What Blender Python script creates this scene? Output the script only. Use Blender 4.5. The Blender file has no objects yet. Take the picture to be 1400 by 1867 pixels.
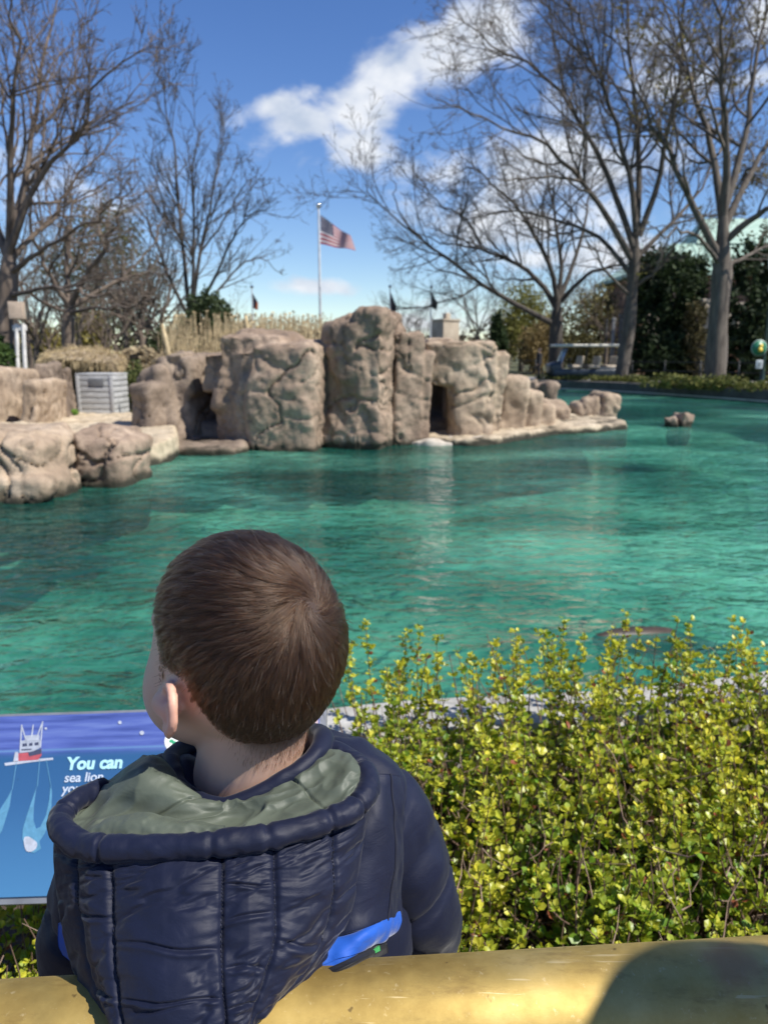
import bpy, bmesh, math, random
import numpy as np
from mathutils import Vector, Matrix, noise as mnoise
R = math.radians
rng = np.random.default_rng(7)
random.seed(7)
scene = bpy.context.scene
C = scene.collection

# ------------------------------------------------------------------ camera
PITCH = R(12.0); FPX = 1350.0; CU = 700.0; CV = 933.5
CAM = np.array([0.0, 0.0, 1.28])
cam_d = bpy.data.cameras.new('camera'); cam = bpy.data.objects.new('camera', cam_d); C.objects.link(cam)
cam.location = CAM; cam.rotation_euler = (R(90) - PITCH, 0, 0)
cam_d.sensor_fit = 'HORIZONTAL'; cam_d.sensor_width = 36.0; cam_d.lens = 36.0 * FPX / 1400.0
cam_d.clip_start = 0.02; cam_d.clip_end = 4000
cam_d.dof.use_dof = True; cam_d.dof.focus_distance = 0.60; cam_d.dof.aperture_fstop = 14.0
scene.camera = cam

# ------------------------------------------------------------------ world + sun
SUN_EL, SUN_AZ = 51.0, 63.0            # azimuth: degrees to the right of straight behind the camera
to_sun = Vector((math.cos(R(SUN_EL)) * math.sin(R(SUN_AZ)), -math.cos(R(SUN_EL)) * math.cos(R(SUN_AZ)), math.sin(R(SUN_EL))))
sun_d = bpy.data.lights.new('sun', 'SUN'); sun = bpy.data.objects.new('sun', sun_d); C.objects.link(sun)
sun_d.energy = 5.0; sun_d.angle = R(0.53); sun_d.color = (1.0, 0.95, 0.87)
sun.rotation_euler = to_sun.to_track_quat('Z', 'Y').to_euler()
scene.view_settings.view_transform = 'Standard'; scene.view_settings.look = 'None'
scene.view_settings.exposure = 0.48; scene.view_settings.gamma = 1.0
SKY_STRENGTH = 0.102

def px_dir(u, v):
    d = np.array([(u - CU) / FPX, math.cos(PITCH) - (v - CV) / FPX * math.sin(PITCH), -math.sin(PITCH) - (v - CV) / FPX * math.cos(PITCH)])
    return d
def P(u, v, D): return CAM + D * px_dir(u, v)
def G(u, v, z):
    d = px_dir(u, v); return CAM + d * ((z - CAM[2]) / d[2])
def PY(u, v, y):
    d = px_dir(u, v); return CAM + d * (y / d[1])

def build_world():
    w = bpy.data.worlds.new('World'); scene.world = w; w.use_nodes = True
    nt = w.node_tree; N = nt.nodes; L = nt.links
    for n in list(N): N.remove(n)
    out = N.new('ShaderNodeOutputWorld'); bg = N.new('ShaderNodeBackground'); bg.inputs['Strength'].default_value = SKY_STRENGTH
    L.new(bg.outputs[0], out.inputs[0])
    sky = N.new('ShaderNodeTexSky'); sky.sky_type = 'NISHITA'; sky.sun_disc = False
    sky.sun_elevation = R(SUN_EL); sky.sun_rotation = math.atan2(to_sun.x, to_sun.y)
    sky.altitude = 0; sky.air_density = 1.0; sky.dust_density = 0.0; sky.ozone_density = 3.0
    tc = N.new('ShaderNodeTexCoord')
    sep = N.new('ShaderNodeSeparateXYZ'); L.new(tc.outputs['Generated'], sep.inputs[0])
    def M(op, a, b=None, c=None, clamp=False):
        n = N.new('ShaderNodeMath'); n.operation = op; n.use_clamp = clamp
        for i, x in enumerate((a, b, c)):
            if x is None: continue
            if isinstance(x, (int, float)): n.inputs[i].default_value = x
            else: L.new(x, n.inputs[i])
        return n.outputs[0]
    az = M('ARCTAN2', sep.outputs[0], sep.outputs[1])
    el = M('ARCSINE', sep.outputs[2])
    comb = N.new('ShaderNodeCombineXYZ'); L.new(az, comb.inputs[0]); L.new(el, comb.inputs[1])
    # drifting cloud banks: places on the sky (azimuth, elevation), long radius, short radius, tilt
    def aze(u, v):
        d = px_dir(u, v); d = d / np.linalg.norm(d); return math.atan2(d[0], d[1]), math.asin(d[2])
    banks = [((560, 225), .10, .035, 10), ((690, 175), .15, .05, 30), ((840, 85), .15, .055, 35), ((640, 260), .07, .03, 0), ((505, 190), .07, .022, 20),
             ((1010, 300), .20, .07, 8), ((960, 400), .16, .05, 0), ((560, 523), .075, .014, 0), ((770, 590), .12, .03, 0), ((1080, 470), .2, .03, 0),
             ((1700, -100), .4, .08, 15), ((-500, 250), .4, .07, 0), ((-900, -300), .35, .09, -10), ((300, -900), .4, .1, 10)]
    dens = None
    for (uv, a, b, rot) in banks:
        x0, y0 = aze(*uv)
        mp = N.new('ShaderNodeMapping'); mp.vector_type = 'TEXTURE'
        mp.inputs['Location'].default_value = (x0, y0, 0); mp.inputs['Rotation'].default_value = (0, 0, R(rot)); mp.inputs['Scale'].default_value = (a, b, 1)
        L.new(comb.outputs[0], mp.inputs[0])
        ln = N.new('ShaderNodeVectorMath'); ln.operation = 'LENGTH'; L.new(mp.outputs[0], ln.inputs[0])
        g = M('SUBTRACT', 1.0, ln.outputs['Value'])
        dens = g if dens is None else M('MAXIMUM', dens, g)
    dens = M('MAXIMUM', dens, -1.2)
    mp = N.new('ShaderNodeMapping'); mp.inputs['Scale'].default_value = (1.0, 1.7, 1); mp.inputs['Rotation'].default_value = (0, 0, R(-25)); L.new(comb.outputs[0], mp.inputs[0])
    nz = N.new('ShaderNodeTexNoise'); nz.inputs['Scale'].default_value = 9.0; nz.inputs['Detail'].default_value = 9; nz.inputs['Roughness'].default_value = 0.58; nz.inputs['Distortion'].default_value = 0.3
    L.new(mp.outputs[0], nz.inputs['Vector'])
    n2 = M('MULTIPLY', M('SUBTRACT', nz.outputs['Fac'], 0.5), 3.6)
    d2 = M('ADD', M('MULTIPLY', dens, 1.15), n2)
    ms = N.new('ShaderNodeMapRange'); ms.interpolation_type = 'SMOOTHSTEP'; ms.inputs['From Min'].default_value = 0.0; ms.inputs['From Max'].default_value = 0.95
    L.new(d2, ms.inputs['Value'])
    cov = M('MULTIPLY', ms.outputs[0], 0.92)
    nz2 = N.new('ShaderNodeTexNoise'); nz2.inputs['Scale'].default_value = 16.0; nz2.inputs['Detail'].default_value = 5; L.new(mp.outputs[0], nz2.inputs['Vector'])
    cr = N.new('ShaderNodeValToRGB'); cr.color_ramp.elements[0].position = .3; cr.color_ramp.elements[1].position = .65
    k = 1.0 / SKY_STRENGTH
    cr.color_ramp.elements[0].color = (.40, .46, .56, 1); cr.color_ramp.elements[1].color = (.70, .715, .74, 1); L.new(nz2.outputs['Fac'], cr.inputs[0])
    vm = N.new('ShaderNodeVectorMath'); vm.operation = 'SCALE'; vm.inputs['Scale'].default_value = k; L.new(cr.outputs[0], vm.inputs[0])
    hs = N.new('ShaderNodeHueSaturation'); hs.inputs['Saturation'].default_value = 1.22; hs.inputs['Hue'].default_value = .513; L.new(sky.outputs[0], hs.inputs['Color'])
    mx = N.new('ShaderNodeMixRGB'); L.new(cov, mx.inputs[0]); L.new(hs.outputs[0], mx.inputs[1]); L.new(vm.outputs[0], mx.inputs[2])
    L.new(mx.outputs[0], bg.inputs['Color'])
build_world()

# ------------------------------------------------------------------ helpers
def loc_of(o):
    v = np.zeros(3)
    while o is not None:
        v += np.array(o.location); o = o.parent
    return v
def raw_mesh(name, V, F, smooth=True):
    V = np.asarray(V, np.float32).reshape(-1, 3)
    Fs = F if isinstance(F, list) else [F]
    Fs = [np.asarray(f, np.int32) for f in Fs if len(f)]
    me = bpy.data.meshes.new(name)
    me.vertices.add(len(V)); me.vertices.foreach_set('co', V.ravel())
    nl = sum(f.size for f in Fs); npol = sum(len(f) for f in Fs)
    me.loops.add(nl); me.polygons.add(npol)
    me.loops.foreach_set('vertex_index', np.concatenate([f.ravel() for f in Fs]))
    tot = np.concatenate([np.full(len(f), f.shape[1], np.int32) for f in Fs])
    me.polygons.foreach_set('loop_start', np.concatenate([[0], np.cumsum(tot)[:-1]]).astype(np.int32))
    me.polygons.foreach_set('use_smooth', np.full(npol, smooth))
    me.update(calc_edges=True); me.validate()
    return me
def link(name, me, mat=None, parent=None):
    o = bpy.data.objects.new(name, me); C.objects.link(o)
    if mat is not None:
        me.materials.clear(); me.materials.append(mat)
    if parent is not None: o.parent = parent
    return o
def put(name, V, F, mat, parent=None, smooth=True, origin=None, cols=None):
    """one mesh object from world coordinates; origin = its own location when top level"""
    V = np.asarray(V, float).reshape(-1, 3)
    off = loc_of(parent) if parent is not None else np.zeros(3)
    if origin is not None: off = off + 0 if parent is not None else np.asarray(origin, float)
    me = raw_mesh(name, V - off, F, smooth)
    if cols is not None:
        ca = me.color_attributes.new('tint', 'FLOAT_COLOR', 'POINT')
        cc = np.ones((len(V), 4), np.float32); cc[:, :3] = cols; ca.data.foreach_set('color', cc.ravel())
    o = link(name, me, mat, parent)
    if parent is None and origin is not None: o.location = off
    return o
def tag(o, label, cat, group=None, kind=None):
    if label: o['label'] = label
    if cat: o['category'] = cat
    if group: o['group'] = group
    if kind: o['kind'] = kind
    return o
def thing(name, label, cat, loc, group=None):
    o = bpy.data.objects.new(name, None); C.objects.link(o); o.location = loc; o.empty_display_size = .1
    return tag(o, label, cat, group)
def copy_tree(o, parent=None):
    c = o.copy(); C.objects.link(c)
    if parent is not None: c.parent = parent
    for ch in list(o.children): copy_tree(ch, c)
    return c
def merge(items):
    Vs, Fs, n = [], {3: [], 4: []}, 0
    for V, F in items:
        V = np.asarray(V, float).reshape(-1, 3)
        for f in (F if isinstance(F, list) else [F]):
            f = np.asarray(f, int)
            if len(f): Fs[f.shape[1]].append(f + n)
        Vs.append(V); n += len(V)
    return np.concatenate(Vs), [np.concatenate(x) for x in Fs.values() if x]
def box(c, s, rz=0.0, rx=0.0, ry=0.0):
    q = np.array([[x, y, z] for z in (-.5, .5) for y in (-.5, .5) for x in (-.5, .5)]) * np.array(s)
    m = np.array(Matrix.Rotation(rz, 3, 'Z') @ Matrix.Rotation(ry, 3, 'Y') @ Matrix.Rotation(rx, 3, 'X'))
    F = np.array([[0, 2, 3, 1], [4, 5, 7, 6], [0, 1, 5, 4], [2, 6, 7, 3], [0, 4, 6, 2], [1, 3, 7, 5]])
    return q @ m.T + np.array(c), F
def bbox(c, s, rz=0.0, bev=.01, rx=0.0, ry=0.0, seg=2):
    bm = bmesh.new(); bmesh.ops.create_cube(bm, size=1)
    bmesh.ops.scale(bm, vec=s, verts=bm.verts)
    bmesh.ops.bevel(bm, geom=list(bm.edges), offset=min(bev, min(s) * .45), segments=seg, affect='EDGES', profile=.6)
    m = Matrix.Translation(c) @ Matrix.Rotation(rz, 4, 'Z') @ Matrix.Rotation(ry, 4, 'Y') @ Matrix.Rotation(rx, 4, 'X')
    bmesh.ops.transform(bm, matrix=m, verts=bm.verts)
    bmesh.ops.triangulate(bm, faces=bm.faces); bm.verts.index_update()
    V = np.array([v.co[:] for v in bm.verts]); F = np.array([[v.index for v in f.verts] for f in bm.faces]); bm.free()
    return V, F
def nrm(a): return a / np.maximum(np.linalg.norm(a, axis=-1, keepdims=True), 1e-9)
def tubes(pts, rad, s=6, caps=False):
    """pts (N,n,3), rad (N,n) -> N tubes of s sides"""
    pts = np.asarray(pts, float); rad = np.asarray(rad, float)
    if pts.ndim == 2: pts = pts[None]; rad = np.broadcast_to(rad, pts.shape[:2])
    N, n, _ = pts.shape
    tan = np.gradient(pts, axis=1); tan = nrm(tan)
    mean = nrm(pts[:, -1] - pts[:, 0] + 1e-6)
    ref = np.where(np.abs(mean[:, 2:3]) > .75, np.array([[1.0, .1, 0]]), np.array([[.05, 0, 1.0]]))
    ref = np.broadcast_to(ref[:, None, :], tan.shape)
    a = nrm(np.cross(tan, ref)); b = np.cross(tan, a)
    ang = np.linspace(0, 2 * np.pi, s, endpoint=False)
    V = pts[:, :, None, :] + rad[:, :, None, None] * (np.cos(ang)[None, None, :, None] * a[:, :, None, :] + np.sin(ang)[None, None, :, None] * b[:, :, None, :])
    V = V.reshape(-1, 3)
    base = (np.arange(N) * n * s)[:, None, None] + (np.arange(n - 1) * s)[None, :, None]
    j = np.arange(s)[None, None, :]; j2 = (np.arange(s) + 1) % s
    F = np.stack([base + j, base + j2[None, None, :], base + s + j2[None, None, :], base + s + j], -1).reshape(-1, 4)
    if caps:
        extra = []; ex = []
        for i in range(N):
            for e, rowi in ((0, 0), (1, n - 1)):
                ci = len(V) + len(ex); ex.append(pts[i, rowi])
                r0 = i * n * s + rowi * s
                for q in range(s):
                    t = [r0 + q, r0 + (q + 1) % s]
                    extra.append([ci] + (t[::-1] if e == 0 else t))
        V = np.concatenate([V, np.array(ex)]); return V, [F, np.array(extra)]
    return V, F
def lathe(prof, c, s=24):
    """prof list of (r, z)"""
    prof = np.array(prof, float); a = np.linspace(0, 2 * np.pi, s, endpoint=False)
    V = np.stack([prof[:, 0:1] * np.cos(a), prof[:, 0:1] * np.sin(a), np.repeat(prof[:, 1:2], s, 1)], -1).reshape(-1, 3) + np.array(c)
    return V, grid_faces(len(prof), s, wrap=True)
def grid_faces(r, c, wrap=False):
    cc = c if wrap else c - 1
    i = np.arange(r - 1)[:, None]; j = np.arange(cc)[None, :]; j2 = (j + 1) % c
    return np.stack([i * c + j, i * c + j2, (i + 1) * c + j2, (i + 1) * c + j], -1).reshape(-1, 4)
def catmull(pts, n, closed=False):
    pts = np.asarray(pts, float)
    k = len(pts)
    if closed: ext = np.concatenate([pts[-1:], pts, pts[:2]])
    else: ext = np.concatenate([2 * pts[:1] - pts[1:2], pts, 2 * pts[-1:] - pts[-2:-1]])
    segs = k if closed else k - 1
    t = np.linspace(0, segs, n, endpoint=not closed); i = np.minimum(t.astype(int), segs - 1); f = (t - i)
    f = f.reshape(-1, *([1] * (pts.ndim - 1)))
    p0, p1, p2, p3 = ext[i], ext[i + 1], ext[i + 2], ext[i + 3]
    return .5 * (2 * p1 + (p2 - p0) * f + (2 * p0 - 5 * p1 + 4 * p2 - p3) * f ** 2 + (3 * p1 - p0 - 3 * p2 + p3) * f ** 3)
def _h(x, y, z, seed):
    h = (x.astype(np.uint32) * np.uint32(374761393) + y.astype(np.uint32) * np.uint32(668265263) + z.astype(np.uint32) * np.uint32(2246822519) + np.uint32(seed * 7919 + 13))
    h = (h ^ (h >> np.uint32(13))) * np.uint32(1274126177); h = h ^ (h >> np.uint32(16))
    h = h * np.uint32(2654435761); h = h ^ (h >> np.uint32(15))
    return h.astype(np.float64) / 4294967295.0
def vnoise(p, seed=0):
    with np.errstate(over='ignore'):
        p = np.asarray(p, float) + 1000.0
        i = np.floor(p).astype(np.int64); f = p - i; f = f * f * f * (f * (f * 6 - 15) + 10)
        r = 0
        for dx in (0, 1):
            for dy in (0, 1):
                for dz in (0, 1):
                    w = (f[:, 0] if dx else 1 - f[:, 0]) * (f[:, 1] if dy else 1 - f[:, 1]) * (f[:, 2] if dz else 1 - f[:, 2])
                    r = r + w * _h(i[:, 0] + dx, i[:, 1] + dy, i[:, 2] + dz, seed)
    return r * 2 - 1
def fbm(p, oct=4, seed=0, gain=.5):
    a, s, r = 1.0, 1.0, 0
    for o in range(oct):
        r = r + a * vnoise(np.asarray(p) * s + o * 17.3, seed + o); a *= gain; s *= 2.03
    return r
def fuse(items, voxel, smooth=6, fac=.5):
    """voxel union of closed shells -> V, F"""
    V, F = merge(items)
    me = raw_mesh('tmp', V, F)
    o = bpy.data.objects.new('tmp', me); C.objects.link(o)
    m = o.modifiers.new('r', 'REMESH'); m.mode = 'VOXEL'; m.voxel_size = voxel; m.adaptivity = 0
    if smooth:
        s = o.modifiers.new('s', 'SMOOTH'); s.factor = fac; s.iterations = smooth
    dg = bpy.context.evaluated_depsgraph_get(); ev = o.evaluated_get(dg); m2 = ev.to_mesh()
    V = np.empty(len(m2.vertices) * 3, np.float32); m2.vertices.foreach_get('co', V); V = V.reshape(-1, 3).astype(float)
    NV = np.empty(len(m2.vertices) * 3, np.float32); m2.vertices.foreach_get('normal', NV); NV = NV.reshape(-1, 3).astype(float)
    lt = np.empty(len(m2.polygons), np.int32); m2.polygons.foreach_get('loop_total', lt)
    li = np.empty(len(m2.loops), np.int32); m2.loops.foreach_get('vertex_index', li)
    ls = np.empty(len(m2.polygons), np.int32); m2.polygons.foreach_get('loop_start', ls)
    q = lt == 4; t = lt == 3; Fs = []
    if q.any(): Fs.append(li[ls[q][:, None] + np.arange(4)])
    if t.any(): Fs.append(li[ls[t][:, None] + np.arange(3)])
    ev.to_mesh_clear(); bpy.data.objects.remove(o); bpy.data.meshes.remove(me)
    return V, Fs, NV
def ellipsoid(c, r, seg=24, rings=14, rz=0., rx=0., ry=0.):
    ph = np.linspace(0, np.pi, rings); th = np.linspace(0, 2 * np.pi, seg, endpoint=False)
    ph = np.clip(ph, 1e-3, np.pi - 1e-3)
    V = np.stack([np.sin(ph)[:, None] * np.cos(th), np.sin(ph)[:, None] * np.sin(th), np.repeat(np.cos(ph)[:, None], seg, 1)], -1).reshape(-1, 3) * np.array(r)
    m = np.array(Matrix.Rotation(rz, 3, 'Z') @ Matrix.Rotation(ry, 3, 'Y') @ Matrix.Rotation(rx, 3, 'X'))
    F = grid_faces(rings, seg, wrap=True)[:, ::-1]
    n = rings * seg
    caps = np.array([[0, (j + 1) % seg, j] for j in range(1, seg - 1)])
    top = np.array([[0, j, j + 1] for j in range(1, seg - 1)]); b0 = (rings - 1) * seg
    bot = np.array([[b0, b0 + j + 1, b0 + j] for j in range(1, seg - 1)])
    return V @ m.T + np.array(c), [F, np.concatenate([top, bot])]
def capsule(a, b, ra, rb, s=16, k=6):
    a = np.array(a, float); b = np.array(b, float); d = nrm(b - a)
    e = np.linspace(0, np.pi / 2, k)
    pts = [a - d * ra * math.cos(x) for x in e[:-1]] + [a, b] + [b + d * rb * math.sin(x) for x in e[1:]]
    rad = [ra * max(math.sin(x), .02) for x in e[:-1]] + [ra, rb] + [rb * max(math.cos(x), .02) for x in e[1:]]
    return tubes(np.array(pts)[None], np.array(rad)[None], s, caps=True)

# ------------------------------------------------------------------ materials
MATS = {}
def nmat(name):
    m = bpy.data.materials.new(name); m.use_nodes = True; nt = m.node_tree
    b = nt.nodes['Principled BSDF']; MATS[name] = m
    return m, nt, b
def ramp(nt, fac, stops):
    r = nt.nodes.new('ShaderNodeValToRGB'); e = r.color_ramp.elements
    while len(e) < len(stops): e.new(.5)
    for el, (p, c) in zip(e, stops): el.position = p; el.color = (*c, 1)
    nt.links.new(fac, r.inputs[0]); return r.outputs[0]
def coords(nt, kind='pos', scale=(1, 1, 1), rot=(0, 0, 0)):
    if kind == 'pos': s = nt.nodes.new('ShaderNodeNewGeometry').outputs['Position']
    else: s = nt.nodes.new('ShaderNodeTexCoord').outputs['Object']
    mp = nt.nodes.new('ShaderNodeMapping'); mp.inputs['Scale'].default_value = scale; mp.inputs['Rotation'].default_value = rot
    nt.links.new(s, mp.inputs[0]); return mp.outputs[0]
def noise(nt, vec, scale, detail=5, rough=.55, dist=0.0):
    n = nt.nodes.new('ShaderNodeTexNoise'); n.inputs['Scale'].default_value = scale; n.inputs['Detail'].default_value = detail
    n.inputs['Roughness'].default_value = rough; n.inputs['Distortion'].default_value = dist
    nt.links.new(vec, n.inputs['Vector']); return n.outputs['Fac']
def bump(nt, b, h, strength=.4, dist=.02):
    n = nt.nodes.new('ShaderNodeBump'); n.inputs['Strength'].default_value = strength; n.inputs['Distance'].default_value = dist
    nt.links.new(h, n.inputs['Height']); nt.links.new(n.outputs[0], b.inputs['Normal']); return n
def simple(name, stops, scale=3, detail=5, rough=.7, bumps=0, bscale=20, bdist=.01, kind='pos', stretch=(1, 1, 1), metal=0, spec=.5, rot=(0, 0, 0)):
    m, nt, b = nmat(name)
    if not isinstance(stops, list): stops = [(.3, tuple(x * .8 for x in stops)), (.7, tuple(min(1, x * 1.15) for x in stops))]
    v = coords(nt, kind, stretch, rot)
    nt.links.new(ramp(nt, noise(nt, v, scale, detail), stops), b.inputs['Base Color'])
    b.inputs['Roughness'].default_value = rough; b.inputs['Metallic'].default_value = metal; b.inputs['Specular IOR Level'].default_value = spec
    if bumps: bump(nt, b, noise(nt, v, bscale, 6), bumps, bdist)
    return m
def mixc(nt, fac, a, b, mode='MIX'):
    n = nt.nodes.new('ShaderNodeMixRGB'); n.blend_type = mode
    for i, x in ((0, fac), (1, a), (2, b)):
        if isinstance(x, (int, float)): n.inputs[i].default_value = x
        elif isinstance(x, tuple): n.inputs[i].default_value = (*x, 1)
        else: nt.links.new(x, n.inputs[i])
    return n.outputs[0]
def maprange(nt, val, a, b, c=0., d=1., smooth=True):
    n = nt.nodes.new('ShaderNodeMapRange'); n.interpolation_type = 'SMOOTHSTEP' if smooth else 'LINEAR'
    for k, x in (('From Min', a), ('From Max', b), ('To Min', c), ('To Max', d)): n.inputs[k].default_value = x
    nt.links.new(val, n.inputs['Value']); return n.outputs[0]
# ------------------------------------------------------------------ setting: ground, pool, water
WATER = -0.30
def rock_material(name, tones, wet=True):
    m, nt, b = nmat(name)
    v = coords(nt)
    c1 = ramp(nt, noise(nt, v, 1.3, 6, .6, .4), [(.28, tones[0]), (.5, tones[1]), (.72, tones[2])])
    c2 = mixc(nt, maprange(nt, noise(nt, v, 7, 6, .7), .42, .75), c1, tuple(x * .55 for x in tones[1]))
    vs = coords(nt, 'pos', (3.0, 3.0, .35))
    c3 = mixc(nt, maprange(nt, noise(nt, vs, 1.6, 5, .6), .52, .8, 0, .6), c2, tuple(x * .42 for x in tones[0]))
    sp = nt.nodes.new('ShaderNodeSeparateXYZ'); nt.links.new(nt.nodes.new('ShaderNodeNewGeometry').outputs['Position'], sp.inputs[0])
    if wet:
        add = nt.nodes.new('ShaderNodeMath'); add.operation = 'MULTIPLY_ADD'; nt.links.new(noise(nt, v, 3, 4), add.inputs[0]); add.inputs[1].default_value = -.28; nt.links.new(sp.outputs[2], add.inputs[2])
        wetf = maprange(nt, add.outputs[0], -.40, -.28, 1, 0)
        c3 = mixc(nt, wetf, c3, (.035, .032, .022))
    nt.links.new(c3, b.inputs['Base Color'])
    b.inputs['Roughness'].default_value = .85; b.inputs['Specular IOR Level'].default_value = .25
    bump(nt, b, noise(nt, v, 22, 8, .7), .5, .03)
    return m
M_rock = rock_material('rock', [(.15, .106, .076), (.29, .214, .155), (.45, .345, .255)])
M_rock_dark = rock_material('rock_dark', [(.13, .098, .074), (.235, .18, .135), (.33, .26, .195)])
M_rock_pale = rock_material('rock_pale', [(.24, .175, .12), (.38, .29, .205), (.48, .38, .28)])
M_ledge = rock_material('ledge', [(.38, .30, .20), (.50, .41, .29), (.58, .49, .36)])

pool_outline = [(-11, 4.2), (-4, 1.75), (-1.1, 1.95), (0, 2.2), (1.4, 2.46), (4, 3.6), (8, 7.0), (11.5, 12.5), (13.6, 19), (13.0, 24.6), (10.4, 31.5), (7.6, 35.0), (4.6, 35.5), (4.0, 24), (3.6, 17.8),
                (1.0, 14.6), (-1.5, 14.0), (-4.2, 13.7), (-4.9, 12.6), (-5.6, 9.6), (-7.5, 8.9), (-11, 8.6)]
po = catmull([(x, y, 0) for x, y in pool_outline], 220, closed=True)
from mathutils.geometry import tessellate_polygon
S = 900.0
outer = [(-S, -S, 0), (S, -S, 0), (S, S, 0), (-S, S, 0)]
loops = [[Vector(p) for p in outer], [Vector(p) for p in po[::-1]]]
allp = np.array(outer + [tuple(p) for p in po[::-1]])
tris = np.array(tessellate_polygon(loops))
n0 = np.cross(allp[tris[:, 1]] - allp[tris[:, 0]], allp[tris[:, 2]] - allp[tris[:, 0]])[:, 2] < 0
tris[n0] = tris[n0][:, ::-1]
M_soil = simple('soil', [(.3, (.035, .024, .016)), (.55, (.085, .06, .04)), (.75, (.14, .105, .07))], 9, 8, .95, .8, 40, .02)
m, nt, b = nmat('ground'); M_ground = m
v = coords(nt)
sp = nt.nodes.new('ShaderNodeSeparateXYZ'); nt.links.new(v, sp.inputs[0])
soil = ramp(nt, noise(nt, v, 14, 8, .7), [(.3, (.03, .021, .014)), (.55, (.075, .052, .034)), (.75, (.13, .095, .062))])
grass = ramp(nt, noise(nt, v, .6, 8, .7), [(.3, (.05, .045, .02)), (.5, (.07, .075, .025)), (.7, (.11, .095, .045))])
pave = ramp(nt, noise(nt, v, 30, 6, .7), [(.3, (.12, .115, .11)), (.7, (.2, .195, .185))])
c = mixc(nt, maprange(nt, sp.outputs[1], 6, 9), soil, grass)
c = mixc(nt, maprange(nt, sp.outputs[1], .42, .44), pave, c)
nt.links.new(c, b.inputs['Base Color']); b.inputs['Roughness'].default_value = .95
bump(nt, b, noise(nt, v, 40, 8, .7), .7, .02)
o = put('ground', allp, tris, M_ground, smooth=False); tag(o, 'flat ground of soil and thin grass around the pool', None, kind='structure')

# pool basin: walls and floor
def strip(path, prof, close=False):
    """sweep profile [(outward, z)] along a flat path; outward = left of travel"""
    path = np.asarray(path, float); t = np.gradient(path, axis=0)
    if close: t = np.roll(path, -1, 0) - np.roll(path, 1, 0)
    t = nrm(t); nn = np.stack([-t[:, 1], t[:, 0], 0 * t[:, 0]], -1)
    V = np.stack([path + nn * o + np.array([0, 0, z]) for o, z in prof], 1).reshape(-1, 3)
    r, k = len(path), len(prof)
    F = grid_faces(r, k)
    if close:
        last = (r - 1) * k
        F = np.concatenate([F, np.array([[last + j, last + j + 1, j + 1, j] for j in range(k - 1)])])
    return V, F
M_basin = simple('pool_basin_paint', [(.36, (.11, .25, .20)), (.48, (.26, .46, .36)), (.58, (.66, .82, .66))], .30, 5, .8)
V, F = strip(po[::-1], [(0, .0), (0, -1.5)], True)
o = put('pool_basin', V, F, M_basin); tag(o, 'painted wall of the pool basin under water', None, kind='structure')
xs = np.linspace(-14, 16, 40); ys = np.linspace(1, 38, 50)
gx, gy = np.meshgrid(xs, ys); gz = -1.45 + .25 * fbm(np.stack([gx.ravel() * .3, gy.ravel() * .3, 0 * gx.ravel()], -1), 3, 5)
o = put('pool_floor', np.stack([gx.ravel(), gy.ravel(), gz], -1), grid_faces(50, 40), M_basin); tag(o, 'pale green floor of the pool seen through the water', None, kind='structure')

m, nt, b = nmat('water'); M_water = m
nt.nodes.remove(b); L = nt.links
out = nt.nodes['Material Output']
v = coords(nt, 'pos', (.75, 1.25, 1))
def addh(a, wa, bb, wb):
    n = nt.nodes.new('ShaderNodeMath'); n.operation = 'MULTIPLY'; L.new(a, n.inputs[0]); n.inputs[1].default_value = wa
    n2 = nt.nodes.new('ShaderNodeMath'); n2.operation = 'MULTIPLY_ADD'; L.new(bb, n2.inputs[0]); n2.inputs[1].default_value = wb; L.new(n.outputs[0], n2.inputs[2]); return n2.outputs[0]
h = addh(noise(nt, v, 2.2, 3, .5, .6), .9, noise(nt, v, 6.5, 3, .5, .8), .42)
h = addh(h, 1.0, noise(nt, v, .7, 2), .9)
h = addh(h, 1.0, noise(nt, v, 17, 2), .05)
bp = nt.nodes.new('ShaderNodeBump'); bp.inputs['Strength'].default_value = 1.0; bp.inputs['Distance'].default_value = .105; L.new(h, bp.inputs['Height'])
fr = nt.nodes.new('ShaderNodeFresnel'); fr.inputs['IOR'].default_value = 1.33; L.new(bp.outputs[0], fr.inputs['Normal'])
gl = nt.nodes.new('ShaderNodeBsdfGlossy'); gl.inputs['Roughness'].default_value = .03; L.new(bp.outputs[0], gl.inputs['Normal'])
tr = nt.nodes.new('ShaderNodeBsdfTransparent'); tr.inputs['Color'].default_value = (.50, .88, .78, 1)
df = nt.nodes.new('ShaderNodeBsdfDiffuse'); L.new(bp.outputs[0], df.inputs['Normal'])
vb = coords(nt, 'pos', (.45, .8, 1), (0, 0, .35))
big = noise(nt, vb, .42, 3, .5, .5); fine = noise(nt, coords(nt, 'pos', (.8, 1.7, 1)), 3.2, 5, .65, 1.0)
murk = addh(big, .68, fine, .32)
L.new(ramp(nt, murk, [(.36, (.009, .055, .048)), (.48, (.018, .12, .09)), (.56, (.065, .27, .20)), (.64, (.17, .50, .35))]), df.inputs['Color'])
mx1 = nt.nodes.new('ShaderNodeMixShader'); mx1.inputs[0].default_value = .50; L.new(tr.outputs[0], mx1.inputs[1]); L.new(df.outputs[0], mx1.inputs[2])
mx2 = nt.nodes.new('ShaderNodeMixShader'); L.new(fr.outputs[0], mx2.inputs[0]); L.new(mx1.outputs[0], mx2.inputs[1]); L.new(gl.outputs[0], mx2.inputs[2])
L.new(mx2.outputs[0], out.inputs['Surface'])
tw = np.array(tessellate_polygon([[Vector(p) for p in po]])); wv = po.copy(); wv[:, 2] = WATER
n0 = np.cross(wv[tw[:, 1]] - wv[tw[:, 0]], wv[tw[:, 2]] - wv[tw[:, 0]])[:, 2] < 0
tw[n0] = tw[n0][:, ::-1]
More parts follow.
